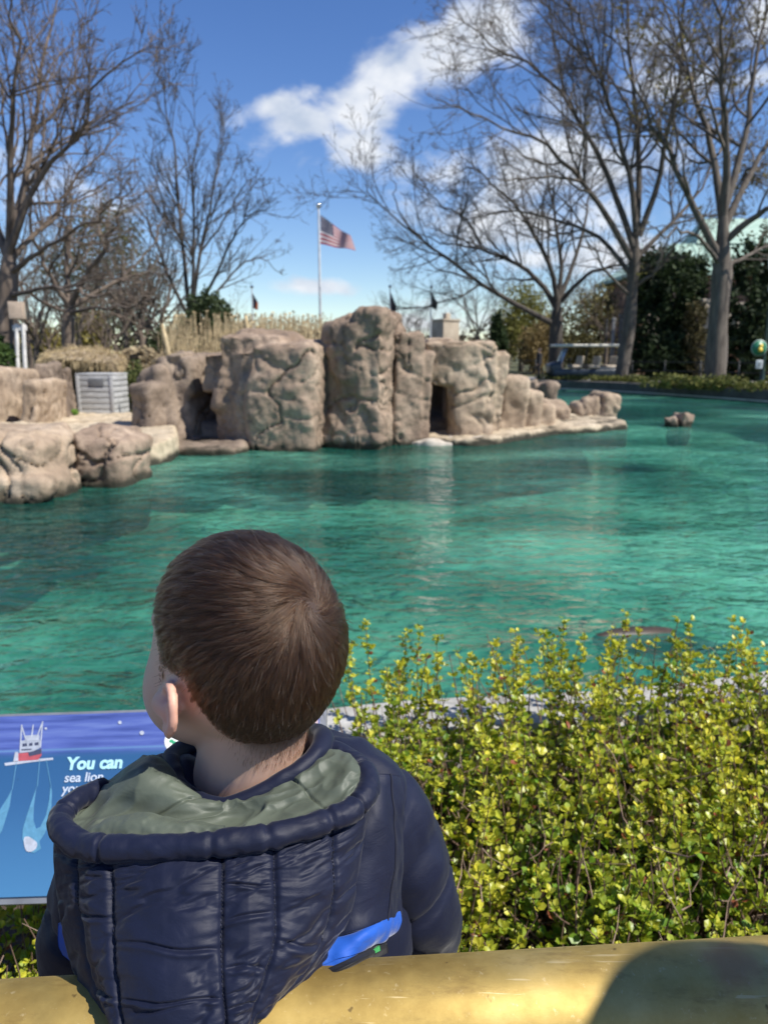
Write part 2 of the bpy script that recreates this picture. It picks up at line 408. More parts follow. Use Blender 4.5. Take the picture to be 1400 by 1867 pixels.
o = put('water', wv, tw, M_water, smooth=False); tag(o, 'rippling teal green pool water', None, kind='structure')

# low concrete pool wall on the near side and the dark wall on the far side
m, nt, b = nmat('wall_concrete'); M_conc = m
v = coords(nt); vs = coords(nt, 'pos', (4, 4, .5))
c = ramp(nt, noise(nt, v, 6, 8, .7), [(.3, (.24, .23, .21)), (.55, (.42, .41, .38)), (.75, (.56, .55, .52))])
c = mixc(nt, maprange(nt, noise(nt, vs, 4, 5), .5, .75, 0, .7), c, (.12, .11, .09))
nt.links.new(c, b.inputs['Base Color']); b.inputs['Roughness'].default_value = .8; bump(nt, b, noise(nt, v, 45, 8, .75), .6, .01)
near = catmull([(x, y, 0) for x, y in pool_outline[1:8]], 90)
prof = [(.02, -.6), (.02, .165), (.0, .185), (-.20, .19), (-.22, .17), (-.22, -.1)]
V, F = strip(near, [(o, z) for o, z in prof])
o = put('pool_wall', V, F, M_conc, smooth=False, origin=(0, 2.2, 0)); tag(o, 'low weathered concrete pool wall behind the leafy hedge', 'wall')
m_far = simple('dark_wall', [(.3, (.035, .034, .032)), (.7, (.085, .08, .075))], 2.5, 6, .85, .4, 15, .03)
far = catmull([(x, y, 0) for x, y in pool_outline[8:13]], 80)
V, F = strip(far, [(.03, -.6), (.03, .10), (-.02, .12), (-.5, .12), (-.5, -.1)])
root = thing('pool_wall', 'dark stone pool wall on the far side under the low hedge', 'wall', (12, 25, 0))
put('wall', V, F, m_far, root, smooth=False)
V, F = strip(far, [(.05, WATER + .03), (.05, WATER + .075), (.02, WATER + .075)])
put('waterline_ledge', V, F, simple('pale_line', (.42, .40, .36), 4), root, smooth=False)

# far path
M_path = simple('path', (.30, .285, .265), 6, 6, .9)
pth = catmull([(-30, 60, .004), (0, 47, .004), (8, 42.5, .004), (14, 38, .004), (20, 33, .004), (30, 24, .004)], 50)
V, F = strip(pth, [(-2.2, 0), (2.2, 0)])
o = put('path', V, F[:, ::-1], M_path, smooth=False); tag(o, 'pale paved path beyond the pool', None, kind='structure')

# ------------------------------------------------------------------ rocks
def rock(name, label, blocks, mat, voxel=.05, smooth=6, amp=.06, crack=.05, fine=.02, seed=1, freq=1.0, origin=None, group=None, strata=.0):
    items = []
    for bl in blocks:
        kind, c, s = bl[0], bl[1], bl[2]; rz = bl[3] if len(bl) > 3 else 0; ry = bl[4] if len(bl) > 4 else 0; rx = bl[5] if len(bl) > 5 else 0
        if kind == 'b': items.append(bbox(c, s, R(rz), min(s) * .16, R(rx), R(ry), 3))
        else: items.append(ellipsoid(c, [x / 2 for x in s], 24, 14, R(rz), R(rx), R(ry)))
    V, F, N = fuse(items, voxel, smooth)
    q = V * freq
    d = amp * .9 * fbm(q * .7, 2, seed) + amp * .16 * fbm(q * 2.2, 3, seed + 20)
    fq = q @ np.array([[.86, 0, -.5], [0, 1, 0], [.5, 0, .86]]).T
    d += amp * .38 * np.tanh(9 * vnoise(fq * np.array([.7, .7, 1.5]) + fbm(q * 1.5, 2, seed + 33)[:, None] * .35, seed + 30))
    w = fbm(q * 1.1, 3, seed + 40) * .7
    cr = np.exp(-(np.abs(vnoise(q * np.array([.8, .8, .55]) + w[:, None], seed + 60)) / .026) ** 2)
    cr2 = np.exp(-(np.abs(vnoise(q * 1.9 + w[:, None] + 9, seed + 61)) / .035) ** 2) * .30
    d -= crack * np.maximum(cr, cr2)
    if strata: d -= strata * np.exp(-(np.abs(vnoise(np.stack([q[:, 0] * .35, q[:, 1] * .35, q[:, 2] * 2.6 + .5 * q[:, 0]], -1) + w[:, None] * .4, seed + 80)) / .05) ** 2)
    d += fine * fbm(q * 7, 3, seed + 90)
    V = V + N * d[:, None]
    o = put(name, V, F, mat, origin=origin if origin is not None else (V[:, 0].mean(), V[:, 1].mean(), V[:, 2].min()))
    return tag(o, label, 'rock', group)
GR = 'rocks of the island'
def bk(u0, u1, v0, v1, y, dep, rz=0, ry=0, rx=0, kind='b'):
    """block seen between columns u0..u1 and rows v0..v1, front at distance y, depth dep"""
    yc = y + dep / 2
    a = PY(u0, v1, y); bq = PY(u1, v0, y)
    if u1 < 700: bq[0] = PY(u1, v0, y + dep * .8)[0]
    if u0 > 700: a[0] = PY(u0, v0, y + dep * .8)[0]
    return (kind, ((a[0] + bq[0]) / 2, yc, (a[2] + bq[2]) / 2), (abs(bq[0] - a[0]), dep, abs(bq[2] - a[2])), rz, ry, rx)
# low shaded rock left of the cave mouth
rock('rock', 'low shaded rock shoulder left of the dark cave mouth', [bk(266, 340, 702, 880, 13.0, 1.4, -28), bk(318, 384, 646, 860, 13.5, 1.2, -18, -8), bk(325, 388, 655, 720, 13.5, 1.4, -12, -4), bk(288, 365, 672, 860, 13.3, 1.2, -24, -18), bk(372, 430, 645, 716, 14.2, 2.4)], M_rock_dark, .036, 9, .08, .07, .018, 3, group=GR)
rock('rock', 'broad block of island rock with a pale sloping top', [bk(470, 610, 622, 900, 12.3, 2.2, -10), bk(446, 520, 632, 900, 12.6, 1.6, -38), bk(400, 540, 604, 760, 12.75, 1.8, -8, 5), bk(396, 450, 640, 712, 13.1, 1.8, -20), bk(424, 480, 660, 900, 13.0, 1.3, -25)], M_rock, .032, 6, .085, .10, .022, 11, group=GR, strata=.025)
rock('rock', 'tallest rock pillar in the middle of the island', [bk(618, 712, 585, 900, 12.6, 1.7, -32), bk(604, 700, 572, 660, 12.8, 1.5, -15, -7), bk(662, 716, 564, 860, 12.5, 1.5, -14, 1)], M_rock, .032, 6, .085, .10, .022, 23, group=GR, strata=.03)
rock('rock', 'narrow rock column leaning against the tallest pillar', [bk(706, 764, 605, 880, 13.2, 1.5, 8), bk(722, 776, 640, 880, 13.3, 1.4, 10, 3), bk(740, 784, 690, 880, 13.5, .7, 0)], M_rock, .032, 6, .06, .09, .02, 31, group=GR, strata=.03)
rock('rock', 'square topped lit rock overhanging the right cave mouth', [bk(776, 846, 620, 704, 13.7, 1.8, -8), bk(814, 904, 620, 880, 13.7, 1.3, 6), bk(842, 914, 640, 880, 13.9, 1.3, 10, 3), bk(772, 830, 616, 690, 14.4, 1.6), bk(822, 852, 690, 880, 13.9, .8, 0, -8)], M_rock_pale, .034, 6, .05, .08, .018, 45, group=GR, strata=.05)
rock('rock', 'small stepped rock at the right end of the island', [bk(896, 958, 686, 880, 15.0, 1.0, 6, 4), bk(922, 976, 712, 880, 15.3, 1.0, 8, 8), bk(940, 1006, 738, 880, 15.6, 1.2, 4, 5)], M_rock_pale, .045, 6, .05, .05, .02, 52, group=GR)
rock('rock', 'flat little rock step beside the sandy ledge', [bk(968, 1028, 730, 800, 17.4, 1.0, 6, 6), bk(990, 1044, 742, 800, 17.0, 1.0, -6, 4)], M_rock_pale, .04, 6, .04, .04, .02, 57, group=GR)
rock('rock', 'dark rounded boulder behind the end of the island', [bk(972, 1010, 698, 790, 22, 1.2, 10, 8), bk(955, 990, 692, 780, 22.4, 1.2, -10, -6)], M_rock_dark, .05, 7, .09, .05, .02, 61)
# recess behind the caves (rock back walls)
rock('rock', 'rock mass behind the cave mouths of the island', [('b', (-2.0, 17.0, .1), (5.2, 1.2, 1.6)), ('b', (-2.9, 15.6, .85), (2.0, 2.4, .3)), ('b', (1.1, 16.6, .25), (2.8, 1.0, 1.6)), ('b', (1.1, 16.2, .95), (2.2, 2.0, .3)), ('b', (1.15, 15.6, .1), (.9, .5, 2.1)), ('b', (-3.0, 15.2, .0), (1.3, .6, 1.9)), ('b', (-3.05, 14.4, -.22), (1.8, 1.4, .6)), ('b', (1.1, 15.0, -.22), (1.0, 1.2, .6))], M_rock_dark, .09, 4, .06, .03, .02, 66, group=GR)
rock('rock', 'rounded tan boulder at the left edge above the bank', [bk(-70, 62, 672, 800, 13.6, 1.8, 0, 0, 0, 'b'), bk(40, 112, 690, 800, 13.4, 1.4, 0, 6, 0, 'b')], M_rock_pale, .045, 12, .05, .09, .02, 71)
rock('rock', 'dark upright boulder tucked behind the rounded tan one', [bk(62, 112, 662, 780, 15.4, 1.2, 10), bk(108, 136, 672, 780, 15.0, 1.0, 12)], M_rock_dark, .05, 8, .07, .06, .03, 77)
rock('rock', 'large pale cracked boulder at the water at left edge', [bk(-120, 134, 795, 1010, 8.0, 1.2, 0, 2), bk(-100, 120, 786, 850, 8.2, 1.1), bk(-100, 142, 870, 1010, 7.85, 1.0)], M_rock_pale, .03, 6, .05, .10, .02, 83, strata=.08)
rock('rock', 'smaller dark streaked boulder standing in the water beside the pale one', [bk(150, 258, 800, 990, 8.9, .9, -8, 5), bk(135, 246, 792, 850, 9.0, .9, 0, 4)], M_rock, .03, 6, .06, .11, .022, 97, strata=.10)
rock('rock', 'pale boulder resting on the tip of the sandy ledge', [bk(1082, 1124, 722, 790, 18.3, .7, 14, 6), bk(1064, 1100, 729, 790, 18.35, .6, -10, -10), bk(1048, 1080, 737, 790, 18.4, .6, 5, -12)], M_rock_pale, .03, 6, .07, .05, .02, 101)
rock('rock', 'small lone rock rising out of the open water', [bk(1226, 1262, 753, 815, 16.6, .5, 12, 8), bk(1212, 1244, 760, 815, 16.5, .5, -8, -12)], M_rock, .025, 6, .06, .05, .02, 107)
# ledges
def ledge(label, px, z, mat, seed, thick=.55):
    poly = np.array([G(u, v, z) for u, v in px]); 
    poly = catmull(poly, 70, closed=True); k = len(poly)
    top = poly.copy(); bot = poly.copy(); c = poly.mean(0); bot[:, :2] = c[:2] + (bot[:, :2] - c[:2]) * 1.0; bot[:, 2] -= thick
    tri = np.array(tessellate_polygon([[Vector(p) for p in top]]))
    nn = np.cross(top[tri[:, 1]] - top[tri[:, 0]], top[tri[:, 2]] - top[tri[:, 0]])[:, 2] < 0
    tri[nn] = tri[nn][:, ::-1]
    side = np.array([[j, (j + 1) % k, k + (j + 1) % k, k + j] for j in range(k)])
    V, F, N = fuse([(np.concatenate([top, bot]), [tri, tri[:, ::-1] + k, side])], .045, 8)
    d = .035 * fbm(V * 1.2, 4, seed) + .035 * fbm(V * 3.5, 3, seed + 3) - .035 * np.exp(-(np.abs(vnoise(V * 1.3, seed + 8)) / .05) ** 2)
    o = put('rock_ledge', V + N * d[:, None], F, mat, origin=(c[0], c[1], z - thick)); return tag(o, label, 'rock ledge')
ledge('flat sandy ledge running out from the island to the right', [(770, 792), (800, 770), (880, 750), (960, 742), (1040, 741), (1090, 748), (1142, 768), (1120, 774), (1020, 781), (960, 788), (900, 798), (840, 800)], -.17, M_ledge, 5)
ledge('pale slab at the foot of the narrow rock column', [(722, 786), (745, 774), (800, 768), (860, 772), (896, 790), (880, 800), (800, 803), (740, 800)], -.20, simple('pale_slab', [(.3, (.36, .31, .25)), (.7, (.52, .47, .40))], 3, 6, .8, .5, 30, .01), 9, .5)
ledge('sandy bank running behind the boulders at left', [(-140, 790), (-100, 752), (60, 752), (200, 752), (290, 762), (318, 782), (305, 800), (180, 812), (0, 812)], .05, M_ledge, 15, .6)
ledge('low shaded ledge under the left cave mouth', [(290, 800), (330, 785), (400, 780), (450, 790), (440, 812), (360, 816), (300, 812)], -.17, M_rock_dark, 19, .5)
# ------------------------------------------------------------------ bare trees
def bark(name, a, b_):
    return simple(name, [(.3, a), (.7, b_)], 2.2, 6, .95, .6, 9, .03, stretch=(3, 3, .6))
M_bark = bark('bark', (.055, .045, .037), (.16, .135, .11))
M_bark_dark = bark('bark_dark', (.035, .03, .026), (.10, .085, .07))
M_bark_warm = bark('bark_warm', (.075, .055, .042), (.20, .155, .12))
def walk(p0, d0, ln, n, wob, trop, r):
    N = len(p0); pts = np.empty((N, n, 3)); pts[:, 0] = p0; d = nrm(d0); step = (ln / (n - 1))[:, None]
    for i in range(1, n):
        d = nrm(d + r.normal(size=(N, 3)) * wob + np.array([0, 0, trop])); pts[:, i] = pts[:, i - 1] + d * step
    return pts
def spawn(pts, rad, plen, per_m, ratio, n, ang, wob, trop, r, t0=.25, rk=.55, rmin=.004, lmin=.15, taper=.35, lmax=9):
    N, m, _ = pts.shape
    cnt = r.poisson(np.maximum(plen * per_m * (1 - t0), .3)); idx = np.repeat(np.arange(N), cnt)
    t = t0 + (1 - t0) * r.random(len(idx)); t[r.random(len(idx)) < .12] = .995
    f = t * (m - 1) * .999; i = f.astype(int); fr = (f - i)[:, None]
    p = pts[idx, i] * (1 - fr) + pts[idx, i + 1] * fr; tan = nrm(pts[idx, i + 1] - pts[idx, i]); pr_ = rad[idx, i] * (1 - fr[:, 0]) + rad[idx, i + 1] * fr[:, 0]
    q = r.normal(size=(len(idx), 3)); q = nrm(q - tan * (q * tan).sum(1, keepdims=True))
    a = np.abs(r.normal(ang, .22, len(idx)))[:, None]
    d = tan * np.cos(a) + q * np.sin(a)
    ln = np.clip(plen[idx] * ratio * (1.1 - .6 * t) * r.uniform(.55, 1.3, len(idx)), lmin, lmax)
    P2 = walk(p, d, ln, n, wob, trop, r)
    r0 = np.maximum(np.minimum(pr_ * rk, ln * .03 + .004), rmin)
    rd = r0[:, None] * np.linspace(1, taper, n)[None]
    return P2, rd, ln
def limbs_of(limbs, n=14):
    pts = np.stack([catmull(np.array(l[0]), n) for l in limbs]); rad = np.stack([l[2] + (l[1] * .85 - l[2]) * (1 - np.linspace(0, 1, n)) ** 1.35 for l in limbs])
    return pts, rad, np.linalg.norm(np.diff(pts, axis=1), axis=2).sum(1)
def tree(name, label, base, limbs, mat, seed, spec, group=None, buds=None, trunk_sides=14):
    """limbs: [(points, r0, r1)], first one is the trunk"""
    r = np.random.default_rng(seed)
    root = thing(name, label, 'tree', tuple(base), group)
    tp = catmull(np.array(limbs[0][0]), 22); tr_ = catmull(np.stack([np.linspace(limbs[0][1], limbs[0][2], 6)] * 3, -1), 22)[:, 0]
    tr_ = tr_ * np.interp(np.linspace(0, 1, 22), [0, .7, 1], [1, .95, .35]) * (1 + .3 * np.exp(-np.linspace(0, 14, 22)))
    V, F = tubes(tp[None], tr_[None], trunk_sides); V = V + nrm(V - np.repeat(tp, trunk_sides, 0)) * (fbm(V * np.array([2.5, 2.5, .7]), 3, seed) * limbs[0][1] * .16)[:, None]
    put('trunk', V, F, mat, root)
    lp, lr, ll = limbs_of(limbs[1:]); lr = lr * .85
    lp = lp + r.normal(size=lp.shape) * (np.linspace(0, 1, lp.shape[1])[None, :, None] * .10)
    put('limbs', *tubes(lp, lr, 8), mat, root)
    cur = (lp, lr, ll); items = []
    for k, (pm, ratio, n, ang, wob, trop, sides) in enumerate(spec):
        nx = spawn(*cur, pm, ratio, n, ang, wob, trop, r, t0=.18 if k else .22, rmin=.0085 if k >= 2 else .011)
        items.append(tubes(nx[0], nx[1], sides)); cur = nx
    V, F = merge(items); o = put('branches', V, F, mat, root); o['kind'] = 'stuff'
    if buds is not None:
        k, m_, sz = buds; pp = cur[0].reshape(-1, 3); pp = pp[r.integers(0, len(pp), k)] + r.normal(size=(k, 3)) * .03
        V, F, c = leaf_quads(pp, sz, r, m_[1], m_[2]); fo = put('buds', V, F, m_[0], root, cols=c, smooth=False); fo['kind'] = 'stuff'
    return root
def leaf_quads(p, size, r, ca, cb, nup=.3):
    k = len(p); n = nrm(r.normal(size=(k, 3)) + np.array([0, 0, nup])); a = nrm(np.cross(n, r.normal(size=(k, 3)))); b2 = np.cross(n, a)
    s = size * r.uniform(.5, 1.4, (k, 1)); q = np.stack([p - a * s * .5, p + b2 * s * .32 + n * s * .08, p + a * s * .5, p - b2 * s * .32 + n * s * .08], 1)
    w = np.clip(r.normal(.5, .3, (k, 1)), 0, 1); c = np.array(ca) * (1 - w) + np.array(cb) * w
    return q.reshape(-1, 3), np.arange(k * 4).reshape(k, 4), np.repeat(c, 4, 0)
m, nt, b = nmat('foliage'); M_fol = m
at = nt.nodes.new('ShaderNodeAttribute'); at.attribute_name = 'tint'; nt.links.new(at.outputs['Color'], b.inputs['Base Color']); b.inputs['Roughness'].default_value = .65; b.inputs['Specular IOR Level'].default_value = .25
tl_ = nt.nodes.new('ShaderNodeBsdfTranslucent'); nt.links.new(at.outputs['Color'], tl_.inputs['Color']); ms_ = nt.nodes.new('ShaderNodeMixShader'); ms_.inputs[0].default_value = .25
nt.links.new(b.outputs[0], ms_.inputs[1]); nt.links.new(tl_.outputs[0], ms_.inputs[2]); nt.links.new(ms_.outputs[0], nt.nodes['Material Output'].inputs['Surface'])

BIG = [(2.3, .48, 9, .7, .13, .04, 5), (2.7, .45, 6, .65, .16, .04, 4), (5.0, .46, 4, .65, .2, .05, 3), (8.0, .6, 2, .6, .25, .06, 3)]
def pl(pts, y, dy=0.0):
    """limb drawn through picture rows and columns at distance y, drifting dy metres in depth"""
    k = len(pts); return [PY(u, v, y + dy * (i / (k - 1)) ** 1.2) for i, (u, v) in enumerate(pts)]
# three big bare trees on the right bank
y = 41
tree('bare_tree', 'bare spreading tree with a dark forked trunk beside the golf cart', PY(1016, 705, y), [
    (pl([(1016, 708), (1014, 640), (1014, 590), (1018, 545)], y), .42, .34),
    (pl([(1008, 590), (960, 565), (900, 530), (830, 480), (770, 435), (720, 395), (672, 350)], y, -4), .24, .03),
    (pl([(1014, 560), (985, 515), (940, 480), (880, 455), (820, 445), (760, 420)], y, 3), .24, .03),
    (pl([(1016, 555), (1005, 490), (970, 420), (935, 370), (890, 330), (850, 300)], y, -3), .22, .03),
    (pl([(1018, 550), (1022, 480), (1010, 400), (1000, 320), (985, 240)], y, 2), .22, .03),
    (pl([(1022, 550), (1060, 510), (1100, 490), (1150, 475), (1200, 440)], y, -3), .2, .03),
    (pl([(1020, 545), (1045, 480), (1065, 400), (1080, 330), (1110, 250)], y, 4), .2, .03),
    (pl([(880, 455), (850, 400), (800, 370), (770, 330), (750, 280)], y - 1, 2), .1, .02),
    (pl([(770, 435), (735, 400), (720, 350), (712, 300)], y - 3, 1), .08, .02)], M_bark_dark, 5, BIG)
y = 35
tree('bare_tree', 'tall bare tree with a slim leaning trunk right of the golf cart', PY(1135, 708, y), [
    (pl([(1128, 716), (1140, 640), (1150, 560), (1156, 480), (1160, 420)], y), .30, .26),
    (pl([(1150, 470), (1110, 400), (1060, 330), (1010, 280), (950, 240), (890, 220), (840, 200)], y, -3), .22, .03),
    (pl([(1155, 450), (1120, 350), (1080, 260), (1030, 180), (970, 120), (900, 80), (850, 40)], y, 2), .22, .03),
    (pl([(1160, 430), (1150, 330), (1120, 220), (1080, 110), (1040, 20), (1000, -70)], y, -2), .22, .03),
    (pl([(1160, 420), (1165, 320), (1160, 210), (1150, 100), (1140, -20), (1130, -120)], y, 3), .24, .04),
    (pl([(1165, 430), (1200, 330), (1220, 230), (1240, 120), (1250, 0), (1270, -100)], y, -2), .22, .03),
    (pl([(1160, 470), (1210, 420), (1260, 370), (1300, 300), (1330, 220)], y, 3), .18, .03),
    (pl([(1150, 500), (1100, 440), (1040, 410), (980, 390), (900, 390), (840, 400)], y, 4), .16, .03),
    (pl([(1060, 330), (1000, 320), (930, 330), (870, 320)], y - 1, -2), .1, .02),
    (pl([(1150, 540), (1110, 500), (1080, 450), (1050, 380)], y, -2), .12, .02),
    (pl([(1160, 520), (1200, 490), (1240, 440), (1290, 420)], y, -3), .13, .02)], M_bark, 9, BIG)
y = 29.5
tree('bare_tree', 'thick trunked bare tree at the right in front of the green roofed building', PY(1305, 720, y), [
    (pl([(1300, 724), (1306, 640), (1312, 560), (1318, 470), (1318, 380)], y), .40, .34),
    (pl([(1312, 470), (1270, 390), (1230, 300), (1190, 230), (1150, 150), (1120, 60)], y, -2), .24, .03),
    (pl([(1318, 400), (1300, 290), (1270, 180), (1230, 80), (1200, -40)], y, 3), .24, .03),
    (pl([(1318, 390), (1325, 280), (1320, 160), (1310, 40), (1300, -100)], y, -3), .25, .03),
    (pl([(1320, 380), (1350, 280), (1370, 160), (1385, 40), (1390, -80)], y, 2), .24, .03),
    (pl([(1320, 440), (1370, 400), (1420, 370), (1480, 330), (1540, 280)], y, -3), .22, .03),
    (pl([(1318, 420), (1360, 330), (1410, 250), (1450, 160), (1500, 60)], y, 3), .22, .03),
    (pl([(1314, 500), (1350, 470), (1400, 450), (1470, 440)], y, 2), .15, .03),
    (pl([(1312, 480), (1280, 440), (1240, 420), (1200, 420)], y, -4), .14, .03)], M_bark, 13, BIG, buds=(2500, (M_fol, (.14, .13, .03), (.26, .20, .05)), .14))
# left bank
LEFT = [(2.8, .46, 9, .65, .13, .05, 5), (3.4, .46, 6, .6, .16, .05, 4), (5.6, .46, 4, .6, .2, .05, 3), (7.5, .6, 2, .55, .25, .05, 3)]
y = 21
tree('bare_tree', 'tall bare tree at the left edge with upswept branches', PY(8, 716, y), [
    (pl([(2, 720), (6, 640), (10, 560), (14, 500), (18, 440)], y), .34, .24),
    (pl([(14, 470), (40, 400), (75, 320), (130, 250), (180, 160), (250, 70)], y, -2), .16, .02),
    (pl([(16, 450), (40, 350), (62, 240), (75, 130), (95, 20), (105, -80)], y, 2), .17, .02),
    (pl([(18, 440), (20, 330), (22, 200), (30, 80), (35, -60)], y, -2), .17, .02),
    (pl([(14, 470), (-20, 370), (-50, 260), (-60, 130), (-80, 0)], y, 2), .17, .02),
    (pl([(14, 480), (60, 430), (110, 380), (160, 300), (230, 240)], y, 2), .13, .02),
    (pl([(12, 500), (60, 470), (120, 430), (170, 400), (215, 360)], y, -2), .12, .02),
    (pl([(10, 540), (60, 530), (110, 520), (170, 540), (220, 520)], y, -3), .11, .02),
    (pl([(62, 240), (110, 190), (140, 110), (160, 30)], y + 1, 1), .08, .015),
    (pl([(40, 350), (90, 280), (110, 180), (120, 80)], y + 1, -1), .08, .015)], M_bark_warm, 17, LEFT)
y = 25
tree('bare_tree', 'thickly twigged bare tree behind the wooden crate', PY(128, 712, y), [
    (pl([(130, 715), (127, 650), (124, 590), (126, 550)], y), .27, .2),
    (pl([(126, 560), (90, 500), (60, 430), (50, 350), (40, 300)], y, -2), .14, .02),
    (pl([(126, 555), (120, 480), (130, 400), (125, 330)], y, 2), .14, .02),
    (pl([(128, 555), (160, 500), (200, 440), (220, 380), (250, 330)], y, -2), .14, .02),
    (pl([(128, 560), (180, 530), (230, 500), (270, 450), (300, 400)], y, 2), .13, .02),
    (pl([(126, 570), (180, 560), (240, 560), (290, 530)], y, -3), .1, .02),
    (pl([(124, 570), (80, 550), (40, 520), (0, 500)], y, -2), .1, .02)], M_bark_warm, 21, [(2.8, .5, 8, .75, .16, .02, 5), (3.2, .47, 6, .7, .2, .02, 4), (4.6, .45, 4, .7, .24, .02, 3), (6, .6, 2, .7, .3, .02, 3)])
y = 30
tree('bare_tree', 'slender many stemmed bare tree left of the flagpole', PY(350, 712, y), [
    (pl([(350, 715), (348, 660), (347, 600), (348, 560)], y), .22, .17),
    (pl([(347, 570), (335, 480), (325, 380), (318, 260), (300, 170), (300, 110)], y, 1), .13, .015),
    (pl([(350, 570), (352, 480), (355, 380), (352, 280), (348, 200)], y, -1), .12, .015),
    (pl([(350, 565), (365, 460), (385, 370), (400, 280), (412, 210)], y, 2), .12, .015),
    (pl([(352, 570), (390, 510), (420, 440), (450, 400), (495, 375)], y, -2), .11, .015),
    (pl([(352, 580), (390, 540), (430, 490), (470, 470), (510, 500)], y, 2), .1, .015),
    (pl([(346, 580), (310, 510), (280, 430), (250, 380), (225, 330)], y, -2), .11, .015),
    (pl([(325, 380), (300, 330), (285, 280), (275, 230)], y, 0), .05, .012),
    (pl([(365, 460), (410, 400), (440, 340), (460, 300)], y, 0), .06, .012)], M_bark_dark, 25, [(3.4, .38, 7, .55, .12, .06, 5), (3.8, .44, 5, .6, .16, .05, 4), (5.0, .46, 4, .6, .2, .04, 3), (6.5, .6, 2, .6, .25, .04, 3)])

# smaller bare trees further back: one mesh set, copied
def small_tree(seed, mat, h=9.0):
    r = np.random.default_rng(seed); L_ = [([np.array([0, 0, -.1]), np.array([.05, 0, h * .2]), np.array([0, .05, h * .38])], .16, .11)]
    for k in range(8):
        a = k * 2.4 + r.uniform(0, .6); sp_ = r.uniform(.18, .42) * h; z0 = h * r.uniform(.22, .38)
        L_.append(([np.array([0, 0, z0]), np.array([math.cos(a) * sp_ * .5, math.sin(a) * sp_ * .5, z0 + h * .2]), np.array([math.cos(a) * sp_, math.sin(a) * sp_, h * r.uniform(.7, 1.0)])], .09, .015))
    return tree('bare_tree', '', (0, 0, 0), L_, mat, seed, [(1.8, .42, 6, .65, .16, .05, 4), (2.6, .45, 4, .65, .2, .04, 3), (3.6, .55, 3, .6, .25, .04, 3)], trunk_sides=8)
protos = [small_tree(41, M_bark, 9), small_tree(43, M_bark_warm, 8), small_tree(47, M_bark, 10)]
far_trees = [  # u, y, scale, prototype, label
 (215, 34, .72, 1, 'brown twiggy small tree behind the thatched shelter roof'), (60, 36, .8, 1, 'small bare tree behind the white posts'), (275, 38, .8, 0, 'small bare tree behind the tall dry stalks'),
 (405, 52, .6, 0, 'small bare tree behind the dark evergreen'), (560, 85, .55, 0, 'distant low bare tree left of the flagpole foot'), (735, 70, .75, 2, 'distant bare tree just right of the tallest pillar'), (765, 78, .75, 0, 'distant bare tree left of the stone tower'),
 (868, 60, .95, 2, 'bare tree right of the stone tower'), (925, 66, .9, 0, 'bare tree behind the square topped rock'), (985, 62, .95, 1, 'bare brown tree behind the dark forked trunk'), (1065, 56, 1.0, 2, 'bare tree behind the golf cart roof'), (1100, 50, .9, 1, 'bare brown tree behind the grey gate pier'), (-40, 42, 1.0, 0, 'bare tree cut by the left edge behind the others'), (160, 48, .9, 2, 'far bare tree behind the thick twigged one'),
 (72, 26, .72, 1, 'brown bare tree between the two left trunks'), (262, 30, .9, 1, 'brown bare tree behind the straw brush right of the shelter'), (152, 27, .68, 0, 'bare tree right behind the slatted crate'),
 (95, 29, .62, 1, 'low brown twiggy tree behind the white posts and shelter'), (235, 31, .8, 0, 'brown bare tree with tangled twigs behind the straw brush'), (195, 28, .6, 1, 'low tangled bare tree behind the thatched roof'), (300, 36, .95, 1, 'bare brown tree left of the slender many stemmed one'), (30, 32, 1.0, 2, 'bare tree close behind the tall one at the left edge'), (1180, 46, 1.15, 0, 'bare tree behind the dark evergreen at right'), (1010, 75, 1.1, 2, 'far bare tree behind the forked trunk'), (820, 90, .8, 1, 'far bare tree behind the stone tower')]
used = [False] * 3
for i, (u, yy, s, k, lab) in enumerate(far_trees):
    o = protos[k] if not used[k] else copy_tree(protos[k]); used[k] = True
    p = PY(u, 700, yy); o.location = (p[0], yy, 0); o.rotation_euler = (0, 0, i * 1.7); o.scale = (s, s, s)
    o['label'] = lab; o['group'] = 'small bare trees behind the pool'

# leafy shrubs and evergreens
def clump(name, label, cat, blobs, n, size, ca, cb, seed, group=None, trunk=True, kind=None, shell=.55):
    """foliage spread through ellipsoids; blobs (centre, radii)"""
    r = np.random.default_rng(seed); c0 = np.array(blobs[0][0]); zb = 0.0
    vol = np.array([np.prod(np.array(b_[1])) ** .75 for b_ in blobs]); vol = vol / vol.sum(); pts = []
    for (c, rad), w in zip(blobs, vol):
        k = int(n * w); d = nrm(r.normal(size=(k, 3))); q = d * (shell + (1 - shell) * r.random((k, 1)) ** .6)
        q = q * (1 + .28 * vnoise(d * 2.6 + np.array(c), seed)[:, None] + .2 * vnoise(d * 6 + np.array(c), seed + 1)[:, None]); p = np.array(c) + q * np.array(rad)
        keep = vnoise(p * 1.8, seed + 5) > -.45; pts.append(p[keep])
    pts = np.concatenate(pts); pts = pts[pts[:, 2] > .02]
    root = thing(name, label, cat, (c0[0], c0[1], 0), group)
    V, F, cc = leaf_quads(pts, size, r, ca, cb); fo = put('foliage', V, F, M_fol, root, cols=cc, smooth=False); fo['kind'] = 'stuff'
    if trunk:
        its = []
        for (c, rad) in blobs:
            c = np.array(c); b0 = np.array([c0[0] + r.normal() * .1, c0[1], -.05]); tip = c + np.array([0, 0, rad[2] * .5]); its.append(tubes(np.stack([b0, (b0 * .5 + tip * .5) + r.normal(size=3) * .1 * rad[0], tip])[None], np.array([[.09, .06, .02]]), 6))
        put('trunk', *merge(its), M_bark_dark, root)
    return root
def bl(u, v, y, w, h, d=None):
    """blob centred behind pixel u, v at distance y, w by h pixels"""
    c = PY(u, v, y); k = y / FPX; return (c, (w * k / 2, (d if d else w * k / 2), h * k / 2))
EV_A, EV_B = (.016, .028, .012), (.045, .07, .025)
